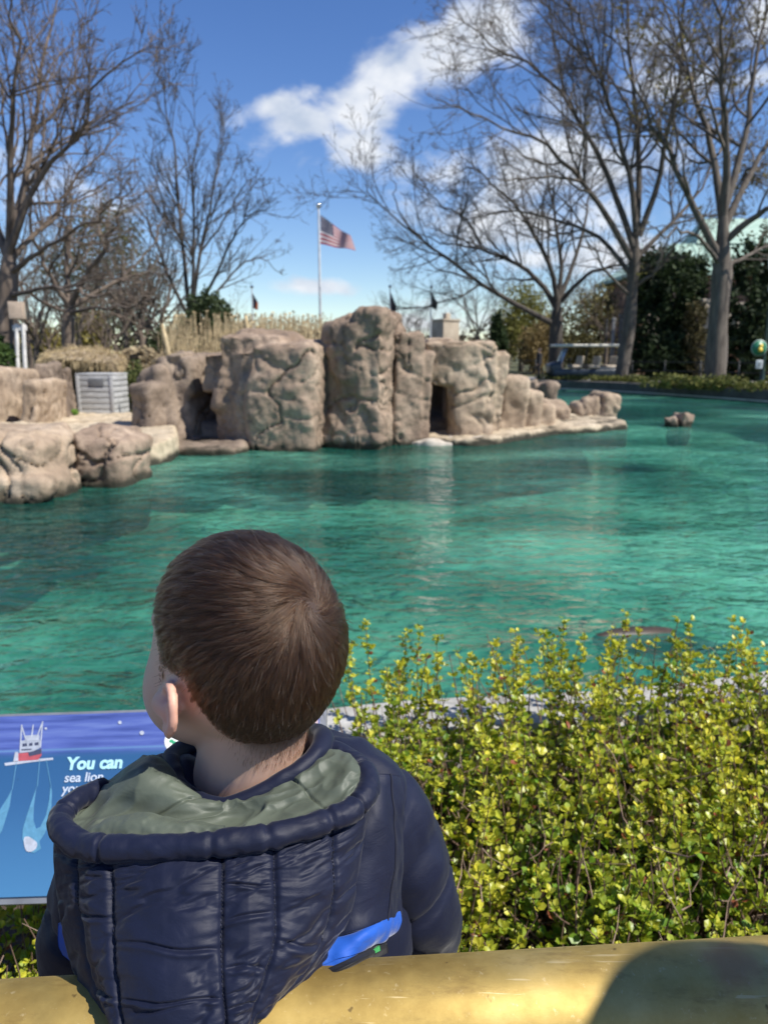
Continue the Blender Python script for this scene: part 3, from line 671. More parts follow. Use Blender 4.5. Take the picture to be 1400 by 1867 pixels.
clump('evergreen_tree', 'dark evergreen mass left of the stone pier under the green roof', 'tree', [bl(1205, 580, 40, 120, 220), bl(1190, 510, 41, 90, 100), bl(1262, 500, 41, 70, 70), bl(1240, 540, 39, 80, 120), bl(1215, 650, 39, 130, 90)], 16000, .26, EV_A, EV_B, 3)
clump('evergreen_tree', 'dark evergreen mass at the right edge behind the lamp post', 'tree', [bl(1370, 540, 38, 110, 210), bl(1420, 600, 39, 120, 220), bl(1360, 640, 38, 90, 100)], 16000, .26, EV_A, EV_B, 4)
clump('ivy_shrub', 'brown and green ivy climbing round the stone pier', 'shrub', [bl(1276, 640, 37, 50, 90), bl(1268, 580, 37.5, 40, 60)], 2600, .16, (.05, .045, .02), (.12, .10, .04), 5)
clump('evergreen_tree', 'small dark conifer right of the square topped rock', 'tree', [bl(908, 640, 46, 34, 110), bl(905, 600, 46, 20, 60)], 5000, .2, (.02, .04, .014), (.06, .09, .03), 6)
clump('yellow_shrub', 'pale yellow green budding tree behind the square topped rock', 'tree', [bl(955, 570, 58, 80, 110), bl(935, 610, 57, 60, 90), bl(985, 600, 59, 60, 90)], 6500, .22, (.12, .12, .03), (.26, .25, .06), 7, shell=.2)
clump('yellow_shrub', 'ochre budding shrub left of the dark forked trunk', 'shrub', [bl(972, 640, 50, 60, 90), bl(995, 620, 51, 40, 80)], 4500, .2, (.16, .12, .05), (.30, .22, .09), 8, shell=.2)
clump('yellow_shrub', 'olive budding tree behind the golf cart', 'tree', [bl(1075, 600, 52, 110, 130), bl(1050, 640, 51, 100, 70), bl(1100, 560, 53, 60, 90)], 6500, .22, (.10, .09, .035), (.22, .19, .07), 9, shell=.2)
clump('evergreen_shrub', 'dark evergreen shrub under the slender many stemmed tree', 'shrub', [bl(378, 570, 26, 70, 80), bl(350, 610, 26, 80, 80), bl(400, 600, 26.5, 60, 90), bl(300, 630, 27, 60, 60)], 9000, .13, (.025, .042, .016), (.075, .10, .04), 10, shell=.35)
clump('yellow_shrub', 'yellow green spring shrub between the two left trunks', 'shrub', [bl(165, 610, 40, 70, 90), bl(95, 630, 41, 70, 80), bl(60, 620, 42, 60, 70)], 5500, .2, (.14, .12, .04), (.32, .27, .07), 11, shell=.2)
clump('green_shrub', 'low green shrub at the left edge beside the white posts', 'shrub', [bl(10, 655, 19, 50, 50), bl(-20, 640, 19, 60, 70)], 2500, .1, (.03, .06, .015), (.08, .13, .03), 12)
clump('green_shrub', 'leafy plants right of the grey crate', 'plant', [bl(238, 715, 17.0, 46, 70), bl(248, 690, 17.4, 40, 60), bl(226, 735, 16.8, 30, 36)], 3200, .075, (.05, .075, .02), (.20, .21, .07), 13, shell=.2)
clump('green_shrub', 'small bright green tuft at the left foot of the crate', 'plant', [bl(128, 752, 15.4, 26, 14)], 700, .05, (.07, .16, .02), (.16, .28, .04), 14, trunk=False)
clump('olive_tree', 'hazy olive green tree behind the left twigs', 'tree', [bl(190, 440, 44, 150, 160), bl(130, 500, 45, 140, 120), bl(250, 520, 44, 130, 130), bl(200, 590, 44, 170, 90)], 9000, .2, (.07, .075, .03), (.15, .15, .06), 15, shell=.2)
# far treeline closing the horizon
r = np.random.default_rng(77); bl_ = []
for k in range(60):
    a = -1.05 + 2.1 * k / 59; d = r.uniform(95, 130); h = r.uniform(4.0, 7.0); bl_.append(((d * math.sin(a), d * math.cos(a), h * .45), (r.uniform(4, 7), 3, h * .55)))
o = clump('far_wood', 'far band of brown budding woodland along the horizon', 'woodland', bl_, 26000, .7, (.07, .055, .04), (.15, .13, .07), 78, trunk=False); o['kind'] = 'stuff'
# low hedges on the far wall
def low_hedge(label, pix, y0, y1, h, seed, n):
    r = np.random.default_rng(seed); bs = []
    for k in range(26):
        t = k / 25; u = pix[0] + (pix[1] - pix[0]) * t; yy = y0 + (y1 - y0) * t; c = PY(u, 700, yy); bs.append(((c[0], yy, h * .35), (.7, .6, h * r.uniform(.5, .75))))
    return clump('low_hedge', label, 'hedge', bs, n, .13, (.06, .075, .02), (.20, .20, .05), seed, trunk=False)
low_hedge('low yellow green hedge on the wall at the right edge', (1195, 1440), 29.6, 25.2, .55, 81, 6500)
low_hedge('short low hedge in front of the golf cart', (1000, 1160), 37.2, 33.5, .36, 82, 5000)

# dry reeds behind the island
r = np.random.default_rng(91); k = 900
ru = np.concatenate([r.uniform(300, 600, 600), r.uniform(420, 600, 300)]); ry_ = r.uniform(16.5, 21, k); top_ = np.where(ru < 420, r.uniform(565, 640, k), r.uniform(570, 612, k))
b0 = np.array([PY(u, 690, yy) * np.array([1, 1, 0]) + np.array([0, 0, .2]) for u, yy in zip(ru, ry_)]); tt_ = np.array([PY(u + r.normal() * 7, v, yy) for u, v, yy in zip(ru, top_, ry_)])
pts = b0[:, None] + np.linspace(0, 1, 5)[None, :, None] * (tt_ - b0)[:, None] + r.normal(size=(k, 5, 3)) * .02
V, F = tubes(pts, np.linspace(.014, .006, 5)[None] * np.ones((k, 1)), 4)
V2, F2, c2 = leaf_quads(pts[:, 1:].reshape(-1, 3)[r.integers(0, k * 4, 2600)], .08, r, (.30, .23, .12), (.45, .36, .20), 1.0)
o = put('dry_reeds', *merge([(V, F), (V2, F2)]), simple('reed', [(.3, (.30, .22, .11)), (.7, (.55, .44, .26))], 8, 4, .8), origin=(-3, 18, .2)); tag(o, 'dry straw coloured reeds standing behind the island rocks', 'reeds', kind='stuff')
# two thick cut canes
for (a, bq, lab) in (((296, 590), (309, 655), 'thick pale leaning cane left of the reeds'), ((448, 575), (452, 615), 'short pale cane standing among the reeds')):
    yy = 15.6; p0, p1 = PY(*bq, yy), PY(*a, yy); o = put('dry_cane', *tubes(np.stack([p0 - np.array([0, 0, .5]), p0, (p0 + p1) / 2, p1])[None], np.array([[.055, .055, .05, .03]]), 10, caps=True), MATS['reed'], origin=p0); tag(o, lab, 'cane')
# ------------------------------------------------------------------ flags
M_pole = simple('pole_white', (.62, .64, .66), 3, 3, .35)
M_ball = simple('pole_ball', (.75, .74, .70), 3, 3, .15, metal=.9)
def flag_grid(hoist_top, hoist_bot, fly_top, fly_bot, nx=60, ny=27, wave=.1, seed=1):
    s = np.linspace(0, 1, nx)[None, :, None]; t = np.linspace(0, 1, ny)[:, None, None]
    g = (hoist_top * (1 - t) + hoist_bot * t) * (1 - s) + (fly_top * (1 - t) + fly_bot * t) * s
    g = g + np.array([0.12, 1.0, 0.0]) * wave * np.sin(s * 11 + t * 2.0 + seed) * s ** .7 + np.array([0, 0, 1]) * wave * .35 * np.sin(s * 7 + 1 + t) * s
    return g
def flagpole(label, base, h, r, group=None):
    root = thing('flagpole', label, 'flagpole', tuple(base), group); base = np.array(base)
    put('pole', *tubes(np.stack([base + np.array([0, 0, z]) for z in (-.2, h * .5, h)])[None], np.array([[r, r * .85, r * .6]]), 12), M_pole, root)
    put('finial', *ellipsoid(base + np.array([0, 0, h + r * 1.3]), (r * 1.7,) * 3, 14, 10), M_ball, root)
    return root
def cloth(name, V, F, mat, parent): return put(name, V, F, mat, parent)
yy = 45; b0 = PY(588, 648, yy); b0[2] = 0; top = PY(580, 378, yy); 
flagpole('tall white flagpole rising behind the island', (top[0] + .02, yy, 0), top[2], .085)
fw, fr_, fb = simple('flag_white', (.62, .58, .60), 20, 3, .8), simple('flag_red', (.36, .05, .07), 20, 3, .8), simple('flag_blue', (.025, .035, .10), 20, 3, .8)
g = flag_grid(PY(584, 391, yy), PY(584, 444, yy), PY(640, 432, yy), PY(648, 457, yy), 78, 53, .16)
flag = thing('flag', 'red white and blue striped flag blowing from the tall pole', 'flag', tuple(g[0, 0]))
for k in range(13):
    sub = g[k * 4:k * 4 + 5]; x0 = 31 if k < 7 else 0
    sub = sub[:, x0:]; put('stripe', sub.reshape(-1, 3), grid_faces(*sub.shape[:2]), fr_ if k % 2 == 0 else fw, flag)
sub = g[:29, :32]; can = put('canton', sub.reshape(-1, 3), grid_faces(*sub.shape[:2]), fb, flag)
nf = nrm(np.cross(np.gradient(g, axis=1), np.gradient(g, axis=0))); nf = nf * np.sign((nf * (CAM - g)).sum(-1, keepdims=True))
sv, sf = [], []
for rr_ in range(9):
    for cc_ in range(6 if rr_ % 2 == 0 else 5):
        i = 2 + rr_ * 3; j = 2 + cc_ * 5 + (0 if rr_ % 2 == 0 else 2); p = g[min(i, 27), min(j, 30)]; nn_ = nf[min(i, 27), min(j, 30)]
        ex = nrm(g[i, j + 1] - g[i, j]); ey = np.cross(nn_, ex); n0_ = len(sv)
        for q in range(10):
            a = q * math.pi / 5; rad_ = .045 if q % 2 == 0 else .018; sv.append(p + nn_ * .012 + rad_ * (math.sin(a) * ex + math.cos(a) * ey))
        sv.append(p + nn_ * .012); sf += [[n0_ + 10, n0_ + q, n0_ + (q + 1) % 10] for q in range(10)]
put('stars', np.array(sv), np.array(sf), fw, can)
def small_flag(u, vt, vb, yy, label, plabel, cols, seed):
    top = PY(u, vt - 8, yy); flagpole(plabel, (top[0], yy, 0), top[2], .05)
    g = flag_grid(PY(u + 1, vt, yy), PY(u + 1, vb, yy), PY(u + 12, vb - 8, yy), PY(u + 10, vb + 6, yy), 20, 10, .08, seed)
    f = thing('flag', label, 'flag', tuple(g[0, 0])); n = len(cols)
    cuts = np.linspace(0, 19, n + 1).astype(int)
    for i, m_ in enumerate(cols): sub = g[:, cuts[i]:cuts[i + 1] + 1]; put('panel', sub.reshape(-1, 3), grid_faces(*sub.shape[:2]), m_, f)
forange = simple('flag_orange', (.62, .16, .06), 20, 3, .8); fdark = simple('flag_dark', (.012, .014, .035), 20, 3, .8); fgrey = simple('flag_olive', (.05, .055, .05), 20, 3, .8)
small_flag(459, 533, 560, 38, 'small flag with dark top and orange end left of the tall flagpole', 'thin pole of the small dark and orange flag', [fdark, fdark, forange], 1)
small_flag(711, 532, 566, 40, 'small dark drooping flag right above the tallest rock pillar', 'thin pole just right of the tallest rock pillar', [fdark, fdark], 2)
small_flag(786, 533, 560, 40, 'small olive drooping flag left of the stone tower', 'thin pole left of the stone tower', [fgrey, fgrey], 3)

# ------------------------------------------------------------------ stone tower top
M_stone = simple('tower_stone', [(.3, (.34, .28, .21)), (.7, (.48, .41, .32))], 1.2, 6, .9, .5, 6, .05)
yy = 55; a, bq = PY(790, 640, yy), PY(836, 583, yy); cx, w = (a[0] + bq[0]) / 2, bq[0] - a[0]
tw_ = thing('stone_tower', 'square pale stone tower rising behind the island rocks', 'tower', (cx, yy, 0))
put('shaft', *bbox((cx, yy + w * .45, bq[2] / 2 - .1), (w * .82, w * .82, bq[2] + .1), R(33), .03), M_stone, tw_)
put('coping', *bbox((cx, yy + w * .45, bq[2] + .0), (w * .88, w * .88, .16), R(33), .02), M_stone, tw_)
put('finial', *bbox((cx + .1, yy + w * .45, bq[2] + .30), (.42, .42, .46), R(33), .05), M_stone, tw_)
# ------------------------------------------------------------------ building with a green copper roof
M_brick = simple('far_brick', [(.3, (.16, .085, .06)), (.7, (.27, .15, .105))], 2, 6, .9, .3, 20, .03)
M_copper = simple('copper_green', [(.3, (.24, .37, .30)), (.7, (.40, .54, .45))], .8, 6, .7, .3, 6, .03, stretch=(1, 1, 3))
M_dkwin = simple('dark_glass', (.02, .022, .025), 5, 2, .15)
hb2 = thing('brick_building', 'brick pavilion with a pale green copper roof behind the right trees', 'building', PY(1300, 700, 50) * np.array([1, 1, 0]))
yb = 50; k = yb / FPX
x0, x1 = PY(1172, 600, yb)[0], PY(1520, 600, yb)[0]; ze = PY(1300, 492, yb)[2]; zr_ = PY(1300, 432, yb)[2]; zp = PY(1300, 388, yb)[2]
put('wall', *box(((x0 + x1) / 2, yb + 5, ze / 2 - .1), (x1 - x0, 8, ze + .2)), M_brick, hb2, smooth=False)
def roof(xa, xb, ya, yb_, z0, z1, ins, insx):
    V = np.array([[xa, ya, z0], [xb, ya, z0], [xb, yb_, z0], [xa, yb_, z0], [xa + insx, ya + ins, z1], [xb - insx, ya + ins, z1], [xb - insx, yb_ - ins, z1], [xa + insx, yb_ - ins, z1], [xa, ya, z0 - .25], [xb, ya, z0 - .25], [xb, yb_, z0 - .25], [xa, yb_, z0 - .25]])
    return V, np.array([[0, 1, 5, 4], [1, 2, 6, 5], [2, 3, 7, 6], [3, 0, 4, 7], [4, 5, 6, 7], [8, 9, 1, 0], [9, 10, 2, 1], [10, 11, 3, 2], [11, 8, 0, 3], [11, 10, 9, 8]])
rf = put('roof', *roof(x0 - .6, x1 + .6, yb + .3, yb + 10, ze, zr_, 2.5, 3.2), M_copper, hb2, smooth=False)
for i in range(18):
    xx = x0 + (x1 - x0) * (i + .5) / 18; put('roof_seam', *tubes(np.array([[xx, yb + .28, ze + .03], [xx + (.0), yb + 2.7, zr_ + .03]])[None], np.array([[.03, .03]]), 4), M_copper, rf)
xg = PY(1296, 400, yb + 4)[0]
V = np.array([[xg - 1.4, yb + 2.6, zr_], [xg + 6, yb + 2.6, zr_], [xg + 6, yb + 7, zr_], [xg - 1.4, yb + 7, zr_], [xg - .2, yb + 4.8, zp + .5], [xg + 6, yb + 4.8, zp + .5]])
put('ridge_roof', V, [np.array([[0, 1, 5, 4], [2, 3, 4, 5]]), np.array([[3, 0, 4], [1, 2, 5]])], M_copper, rf, smooth=False)
for i in range(7):
    xx = x0 + (x1 - x0) * (i + .7) / 7; wo = put('window', *box((xx, yb + .98, ze * .55), (1.1, .1, 1.9)), M_dkwin, hb2, smooth=False)
    put('frame', *merge([box((xx, yb + .93, ze * .55 + s_ * .98), (1.3, .14, .12)) for s_ in (-1, 1)] + [box((xx + s_ * .6, yb + .93, ze * .55), (.12, .14, 1.8)) for s_ in (-1, 0, 1)]), M_stone, wo, smooth=False)
# stone pier and gate piers
def pier(label, u0, u1, v0, yy, mat, name='stone_pier'):
    a, bq = PY(u0, 700, yy), PY(u1, v0, yy); cx, w = (a[0] + bq[0]) / 2, bq[0] - a[0]; o = thing(name, label, 'pillar', (cx, yy, 0))
    put('shaft', *bbox((cx, yy, bq[2] / 2 - .1), (w, w, bq[2] + .1), 0, .03), mat, o); put('base', *bbox((cx, yy, .15), (w * 1.2, w * 1.2, .4), 0, .03), mat, o); put('cap', *bbox((cx, yy, bq[2]), (w * 1.18, w * 1.18, .18), 0, .03), mat, o); return o
pier('tan stone pier wrapped in ivy beside the thick trunked tree', 1266, 1296, 548, 38, M_stone)
M_dkstone = simple('dark_stone', [(.3, (.045, .042, .04)), (.7, (.10, .095, .09))], 2, 5, .8, .3, 12, .02)
pier('dark narrow gate pier right of the golf cart', 1098, 1108, 585, 40, M_dkstone, 'gate_pier'); pier('grey gate pier between the cart and the slim leaning trunk', 1109, 1122, 582, 39.6, simple('mid_stone', (.17, .17, .175), 3, 4, .8), 'gate_pier'); pier('broad dark gate pier behind the slim leaning trunk', 1124, 1150, 575, 40.5, M_dkstone, 'gate_pier')
# ------------------------------------------------------------------ iron fence on the far path
M_iron = simple('iron', (.012, .014, .014), 8, 3, .5)
def fence(label, pts, h=.95):
    pts = np.array(pts); o = thing('iron_fence', label, 'fence', tuple(pts.mean(0)[:2]) + (0,)); L_ = np.linalg.norm(pts[-1] - pts[0]); n = int(L_ / 1.6) + 1
    for z in (.25, .55, h): put('fence_rail', *tubes((pts + np.array([0, 0, z]))[None], np.full((1, len(pts)), .025), 6), M_iron, o)
    pp = catmull(pts, n)
    for p in pp: put('fence_post', *tubes(np.stack([p, p + np.array([0, 0, h + .08])])[None], np.full((1, 2), .035), 6, caps=True), M_iron, o)
fence('dark iron fence along the path at right', [np.array([PY(u, 700, yy)[0], yy, 0]) for u, yy in ((1150, 35.5), (1230, 34.0), (1320, 32.0), (1420, 29.5))])
fence('dark iron fence left of the golf cart', [np.array([PY(u, 700, yy)[0], yy, 0]) for u, yy in ((905, 46), (940, 45), (975, 44))])
# ------------------------------------------------------------------ lamp post with round sign
yy = 27; px_ = PY(1388, 700, yy)[0]; M_dgreen = simple('lamp_green', (.012, .035, .024), 10, 3, .4)
lp_ = thing('lamp_post', 'dark green lamp post at the right edge', 'lamp post', (px_, yy, 0)); zt = PY(1388, 470, yy)[2]
put('post', *lathe([(.13, -.05), (.13, .25), (.09, .3), (.075, .6), (.05, .8), (.045, zt - .5), (.06, zt - .45), (.04, zt - .4)], (px_, yy, 0), 16), M_dgreen, lp_)
put('lantern', *lathe([(.05, zt - .42), (.16, zt - .35), (.20, zt - .05), (.17, zt)], (px_, yy, 0), 12), simple('lantern_glass', (.55, .58, .56), 5, 2, .2), lp_); put('lantern_cap', *lathe([(.24, zt), (.1, zt + .14), (.03, zt + .2), (.001, zt + .28)], (px_, yy, 0), 12), M_dgreen, lp_)
put('collar', *lathe([(.07, zt - 1.15), (.11, zt - 1.1), (.11, zt - .95), (.07, zt - .9)], (px_, yy, 0), 12), simple('collar_grey', (.3, .32, .32), 5, 2, .4), lp_)
ps = PY(1384, 634, yy - .12); rs = thing('round_sign', 'round green sign with a yellow mark on the lamp post', 'sign', tuple(ps))
def disc(c, r, n=28, dy=0.02):
    a = np.linspace(0, 2 * np.pi, n, endpoint=False); f = np.stack([c[0] + r * np.cos(a), np.full(n, c[1] - dy), c[2] + r * np.sin(a)], -1); b_ = f + np.array([0, dy, 0])
    return np.concatenate([f, b_]), [np.array([[j, (j + 1) % n, n + (j + 1) % n, n + j] for j in range(n)])[:, ::-1], np.array([[0, j, j + 1] for j in range(1, n - 1)]), np.array([[n, n + j + 1, n + j] for j in range(1, n - 1)])]
put('disc', *disc(ps, .26), simple('sign_green', (.02, .16, .08), 10, 2, .4), rs); put('rim', *disc(ps + np.array([0, .012, 0]), .285), simple('sign_rim', (.30, .36, .33), 10, 2, .4), rs); put('yellow_mark', *merge([disc(ps + np.array([.05, -.025, .07]), .07), disc(ps + np.array([.03, -.027, -.06]), .085), box(ps + np.array([.05, -.03, 0]), (.07, .01, .16))]), simple('sign_yellow', (.72, .52, .06), 10, 2, .5), rs)
p2 = PY(1384, 664, yy - .1); ns = thing('notice_plate', 'small pale notice plate under the round sign', 'sign', tuple(p2)); put('plate', *bbox(p2, (.24, .03, .3), 0, .01), simple('plate_pale', (.5, .55, .56), 12, 2, .5), ns); put('plate_print', *merge([box(p2 + np.array([0, -.018, z]), (.16, .004, .022)) for z in (-.08, -.03, .02, .07)]), simple('plate_print', (.1, .13, .13), 12, 2, .5), ns)

# ------------------------------------------------------------------ golf cart
yy = 37; kx = lambda u: PY(u, 690, yy)[0]; zz_ = lambda v: PY(1060, v, yy)[2]
cart = thing('golf_cart', 'golf cart with a cream roof parked beyond the pool', 'cart', (kx(1065), yy, 0))
cx0, cx1 = kx(1000), kx(1128); L_ = cx1 - cx0
M_cream = simple('cart_cream', (.66, .62, .52), 6, 3, .4); M_cart = simple('cart_body', (.03, .042, .055), 6, 3, .35); M_seat = simple('cart_seat', (.52, .43, .32), 8, 3, .6); M_tyre = simple('tyre', (.015, .015, .015), 20, 3, .9); M_hub = simple('hub', (.4, .4, .41), 9, 3, .35, metal=.5); M_shield = simple('windshield', (.10, .17, .30), 5, 2, .08)
put('roof', *bbox((cx0 + L_ * .5, yy, 1.72), (L_ * .92, 1.25, .13), 0, .05), M_cream, cart)
bd = put('body', *merge([bbox((cx0 + L_ * .52, yy, .42), (L_ * .98, 1.2, .36), 0, .07), bbox((cx0 + L_ * .07, yy, .62), (L_ * .16, 1.15, .6), 0, .1, ry=-.3), bbox((cx0 + L_ * .8, yy, .6), (L_ * .3, 1.15, .2), 0, .06)]), M_cart, cart)
for s_ in (-.45, .45): put('headlight', *ellipsoid((cx0 + .03, yy + s_, .66), (.05, .08, .07), 12, 8), M_hub, bd)
put('windshield', *bbox((cx0 + L_ * .17, yy, 1.2), (.03, 1.1, .85), 0, .01, ry=.35), M_shield, cart)
for fx, ry in ((.10, .3), (.48, 0), (.93, 0)):
    for s_ in (-.55, .55): put('roof_post', *tubes(np.array([[cx0 + L_ * fx, yy + s_, .6], [cx0 + L_ * fx + .35 * ry * 2, yy + s_, 1.68]])[None], np.full((1, 2), .025), 6), M_iron, cart)
for fx in (.36, .60, .84):
    put('seat', *bbox((cx0 + L_ * fx, yy, .72), (.5, 1.1, .16), 0, .05), M_seat, cart); put('seat_back', *bbox((cx0 + L_ * fx + .25, yy, 1.0), (.12, 1.1, .45), 0, .05, ry=.12), M_seat, cart)
put('steering_wheel', *tubes(np.array([[cx0 + L_ * .27 + .05 * math.sin(t), yy - .3 + .17 * math.cos(t), 1.0 + .15 * math.sin(t)] for t in np.linspace(0, 2 * np.pi, 20)])[None], np.full((1, 20), .015), 6), M_iron, cart)
for fx in (.16, .84):
    for s_ in (-.52, .52):
        c = (cx0 + L_ * fx, yy + s_, .23); a = np.linspace(0, 2 * np.pi, 24)
        tyre = put('wheel', *tubes(np.stack([c[0] + .17 * np.cos(a), np.full(24, c[1]), c[2] + .17 * np.sin(a)], -1)[None], np.full((1, 24), .062), 10), M_tyre, cart)
        put('rim', *disc((c[0], c[1] + (-.03 if s_ < 0 else .05), c[2]), .12, 16, .03), M_hub, tyre)
# ------------------------------------------------------------------ people far away
def stand_person(name, label, base, h, col, trouser, hair_c, seed, face=0.0, bent=0.0, arm=None):
    s = h / 1.7; base = np.array(base); root = thing(name, label, 'person', tuple(base)); rot = np.array(Matrix.Rotation(face, 3, 'Z'))
    def W(x, y, z): return base + rot @ (np.array([x, y, z]) * s)
    it = [ellipsoid(W(0, .01, 1.58), (.075 * s, .09 * s, .115 * s), 20, 14), ellipsoid(W(0, .095, 1.56), (.012 * s, .02 * s, .02 * s), 10, 6), capsule(W(0, 0, 1.50), W(0, -.01, 1.40), .05 * s, .055 * s)]
    for q in (-1, 1): it.append(ellipsoid(W(q * .078, 0, 1.57), (.012 * s, .02 * s, .032 * s), 10, 6))
    it += [capsule(W(-.13, 0, 1.36), W(.13, 0, 1.36), .065 * s, .065 * s), capsule(W(0, 0, 1.32), W(0, 0, .98), .135 * s, .125 * s)]
    cl = [capsule(W(-.14, 0, 1.36), W(.14, 0, 1.36), .085 * s, .085 * s), capsule(W(0, 0, 1.30), W(0, 0, .92), .165 * s, .165 * s)]; tr2 = [capsule(W(-.04, 0, .92), W(.04, 0, .92), .14 * s, .14 * s)]
    for q in (-1, 1):
        shd = W(q * .18, 0, 1.36)
        elb, wri = (W(q * .22, .0, 1.10), W(q * .21, .08, .88)) if not (arm and q == arm) else (W(q * .40, .10, 1.42), W(q * .21, .16, 1.60))
        hd = wri + nrm(wri - elb) * .08 * s
        it += [capsule(shd, elb, .048 * s, .04 * s), capsule(elb, wri, .038 * s, .028 * s), capsule(wri, hd, .03 * s, .032 * s)]
        dv = nrm(hd - wri); sd = nrm(np.cross(dv, np.array([0, .3, 1.0])))
        for f_ in range(4): it.append(capsule(hd + sd * (f_ - 1.5) * .018 * s, hd + sd * (f_ - 1.5) * .02 * s + dv * (.07 + .012 * (1.5 - abs(f_ - 1.5))) * s, .009 * s, .007 * s, 6, 3))
        it.append(capsule(hd - dv * .02 * s, hd - dv * .0 * s + sd * .055 * s, .011 * s, .008 * s, 6, 3))
        cl += [capsule(shd, elb, .068 * s, .06 * s), capsule(elb, wri, .056 * s, .045 * s)]
        it += [capsule(W(q * .09, 0, .92), W(q * .10, .02, .5), .08 * s, .058 * s), capsule(W(q * .10, .02, .5), W(q * .10, 0, .09), .055 * s, .04 * s), capsule(W(q * .10, 0, .06), W(q * .10, .12, .035), .04 * s, .035 * s)]
        tr2 += [capsule(W(q * .09, 0, .92), W(q * .10, .02, .5), .105 * s, .08 * s), capsule(W(q * .10, .02, .5), W(q * .10, 0, .1), .078 * s, .065 * s)]
    V, F, N = fuse(it, .012 * s, 2); put('body', V, F, simple(name + '_skin%d' % seed, (.52, .34, .25), 30, 3, .55), root)
    V, F, N = fuse(cl, .016 * s, 4); put('jacket', V + N * (.008 * fbm(V * 9, 3, seed))[:, None], F, simple(name + '_coat%d' % seed, col, 20, 3, .8), root)
    V, F, N = fuse(tr2, .016 * s, 3); put('trousers', V + N * (.005 * fbm(V * 9, 3, seed))[:, None], F, simple(name + '_trouser%d' % seed, trouser, 20, 3, .85), root)
    V, F, N = fuse([ellipsoid(W(0, -.012, 1.605), (.088 * s, .098 * s, .105 * s), 20, 14)], .014 * s, 1); zc = (V - base) @ np.linalg.inv(rot).T / s; V = V[:]; keep = (zc[:, 2] > 1.60) | (zc[:, 1] < -.01); fk = [f[keep[f].all(1)] for f in F]
    put('hair', V, fk, simple(name + '_hair%d' % seed, hair_c, 40, 3, .7), root)
    for q in (-1, 1): V, F, N = fuse([ellipsoid(W(q * .10, .055, .045), (.05 * s, .135 * s, .05 * s), 16, 10, face)], .012 * s, 1); V[:, 2] = np.maximum(V[:, 2], base[2] + .004); put('shoe', V, F, MATS['tyre'], root)
    return root
p = PY(981, 700, 40); stand_person('person', 'person in dark clothes standing in front of the golf cart', (p[0], 40, 0), 1.62, (.012, .012, .016), (.015, .015, .02), (.10, .07, .05), 1, R(80))
# ------------------------------------------------------------------ left bank things: crate, shelter, posts
yy = 16.0; M_crate = simple('crate_wood', [(.3, (.32, .325, .32)), (.7, (.50, .505, .50))], 5, 6, .8, .4, 40, .01, stretch=(1, 1, 4))
a, bq = PY(136, 757, yy), PY(216, 684, yy); w = bq[0] - a[0]; h = bq[2] - a[2]; z0 = a[2]
crate = thing('slatted_crate', 'grey slatted crate standing on the sandy bank', 'crate', ((a[0] + bq[0]) / 2, yy + .4, z0)); rz = R(-4)
cx = (a[0] + bq[0]) / 2; Rm = np.array(Matrix.Rotation(rz, 3, 'Z'))
def CW(x, y_, z): return np.array([cx, yy + .4, z0]) + Rm @ np.array([x, y_, z])
wf, dp = w * .78, .75
put('core', *bbox(CW(0, 0, h * .5), (wf * .96, dp * .96, h * .96), rz, .02), simple('crate_core', (.20, .205, .21), 9, 4, .85), crate)
for i in range(7):
    zc = h * (i + .5) / 7
    put('slat', *bbox(CW(0, -dp / 2, zc), (wf, .03, h / 7 * .86), rz, .008), M_crate, crate)
    put('slat', *bbox(CW(wf / 2, 0, zc), (.03, dp, h / 7 * .86), rz, .008), M_crate, crate)
for x in (-.47, .47): put('corner_post', *bbox(CW(x * wf, -dp / 2 - .022, h / 2), (.07, .02, h * .99), rz, .006), M_crate, crate)
put('lid', *bbox(CW(0, 0, h + .02), (wf * 1.05, dp * 1.05, .04), rz, .01), M_crate, crate)
put('vent_panel', *bbox(CW(.04, -dp / 2 - .018, h * .82), (wf * .42, .02, h * .2), rz, .006), simple('crate_dark', (.14, .145, .15), 9, 4, .85), crate)
# shelter: rough thatched rock roof with a dark hollow
M_thatch = simple('thatch', [(.3, (.20, .15, .095)), (.55, (.34, .27, .18)), (.75, (.46, .38, .26))], 4, 8, .95, .9, 18, .06, stretch=(1, 1, 2.5))
yy = 18.5; sh_ = thing('thatched_shelter', 'low shelter with a shaggy thatched roof behind the crate', 'shelter', PY(165, 720, yy) * np.array([1, 1, 0]))
def eb(u, v, y_, w_, h_, d_): c = PY(u, v, y_); k = y_ / FPX; return ellipsoid(c, (w_ * k / 2, d_ / 2, h_ * k / 2), 24, 12)
V, F, N = fuse([eb(150, 655, yy, 120, 30, 2.2), eb(195, 660, yy, 70, 28, 2.0), eb(118, 660, yy, 50, 26, 1.8), eb(215, 672, yy, 30, 30, 1.5)], .05, 3); V = V + N * (.07 * fbm(V * 3, 4, 3))[:, None]; put('roof', V, F, M_thatch, sh_)
k = 2600; r = np.random.default_rng(5); sel = r.integers(0, len(V), k); p0 = V[sel]; d0 = nrm(N[sel] + np.array([0, -.3, -.6]) + r.normal(size=(k, 3)) * .4)
so = put('straw', *tubes(np.stack([p0, p0 + d0 * .10, p0 + d0 * .2 + np.array([-.015, 0, -.052])], 1), np.array([[.007, .006, .003]]) * np.ones((k, 1)), 3), MATS['reed'], sh_); so['kind'] = 'stuff'
put('back_wall', *bbox(PY(165, 700, yy + .7), (2.0, .2, 1.2), 0, .03), simple('shelter_wall', (.13, .095, .06), 5, 4, .9), sh_)
for u in (108, 222): put('side_post', *tubes(np.stack([PY(u, 740, yy), PY(u, 665, yy)])[None], np.array([[.1, .08]]), 8), M_bark_dark, sh_)
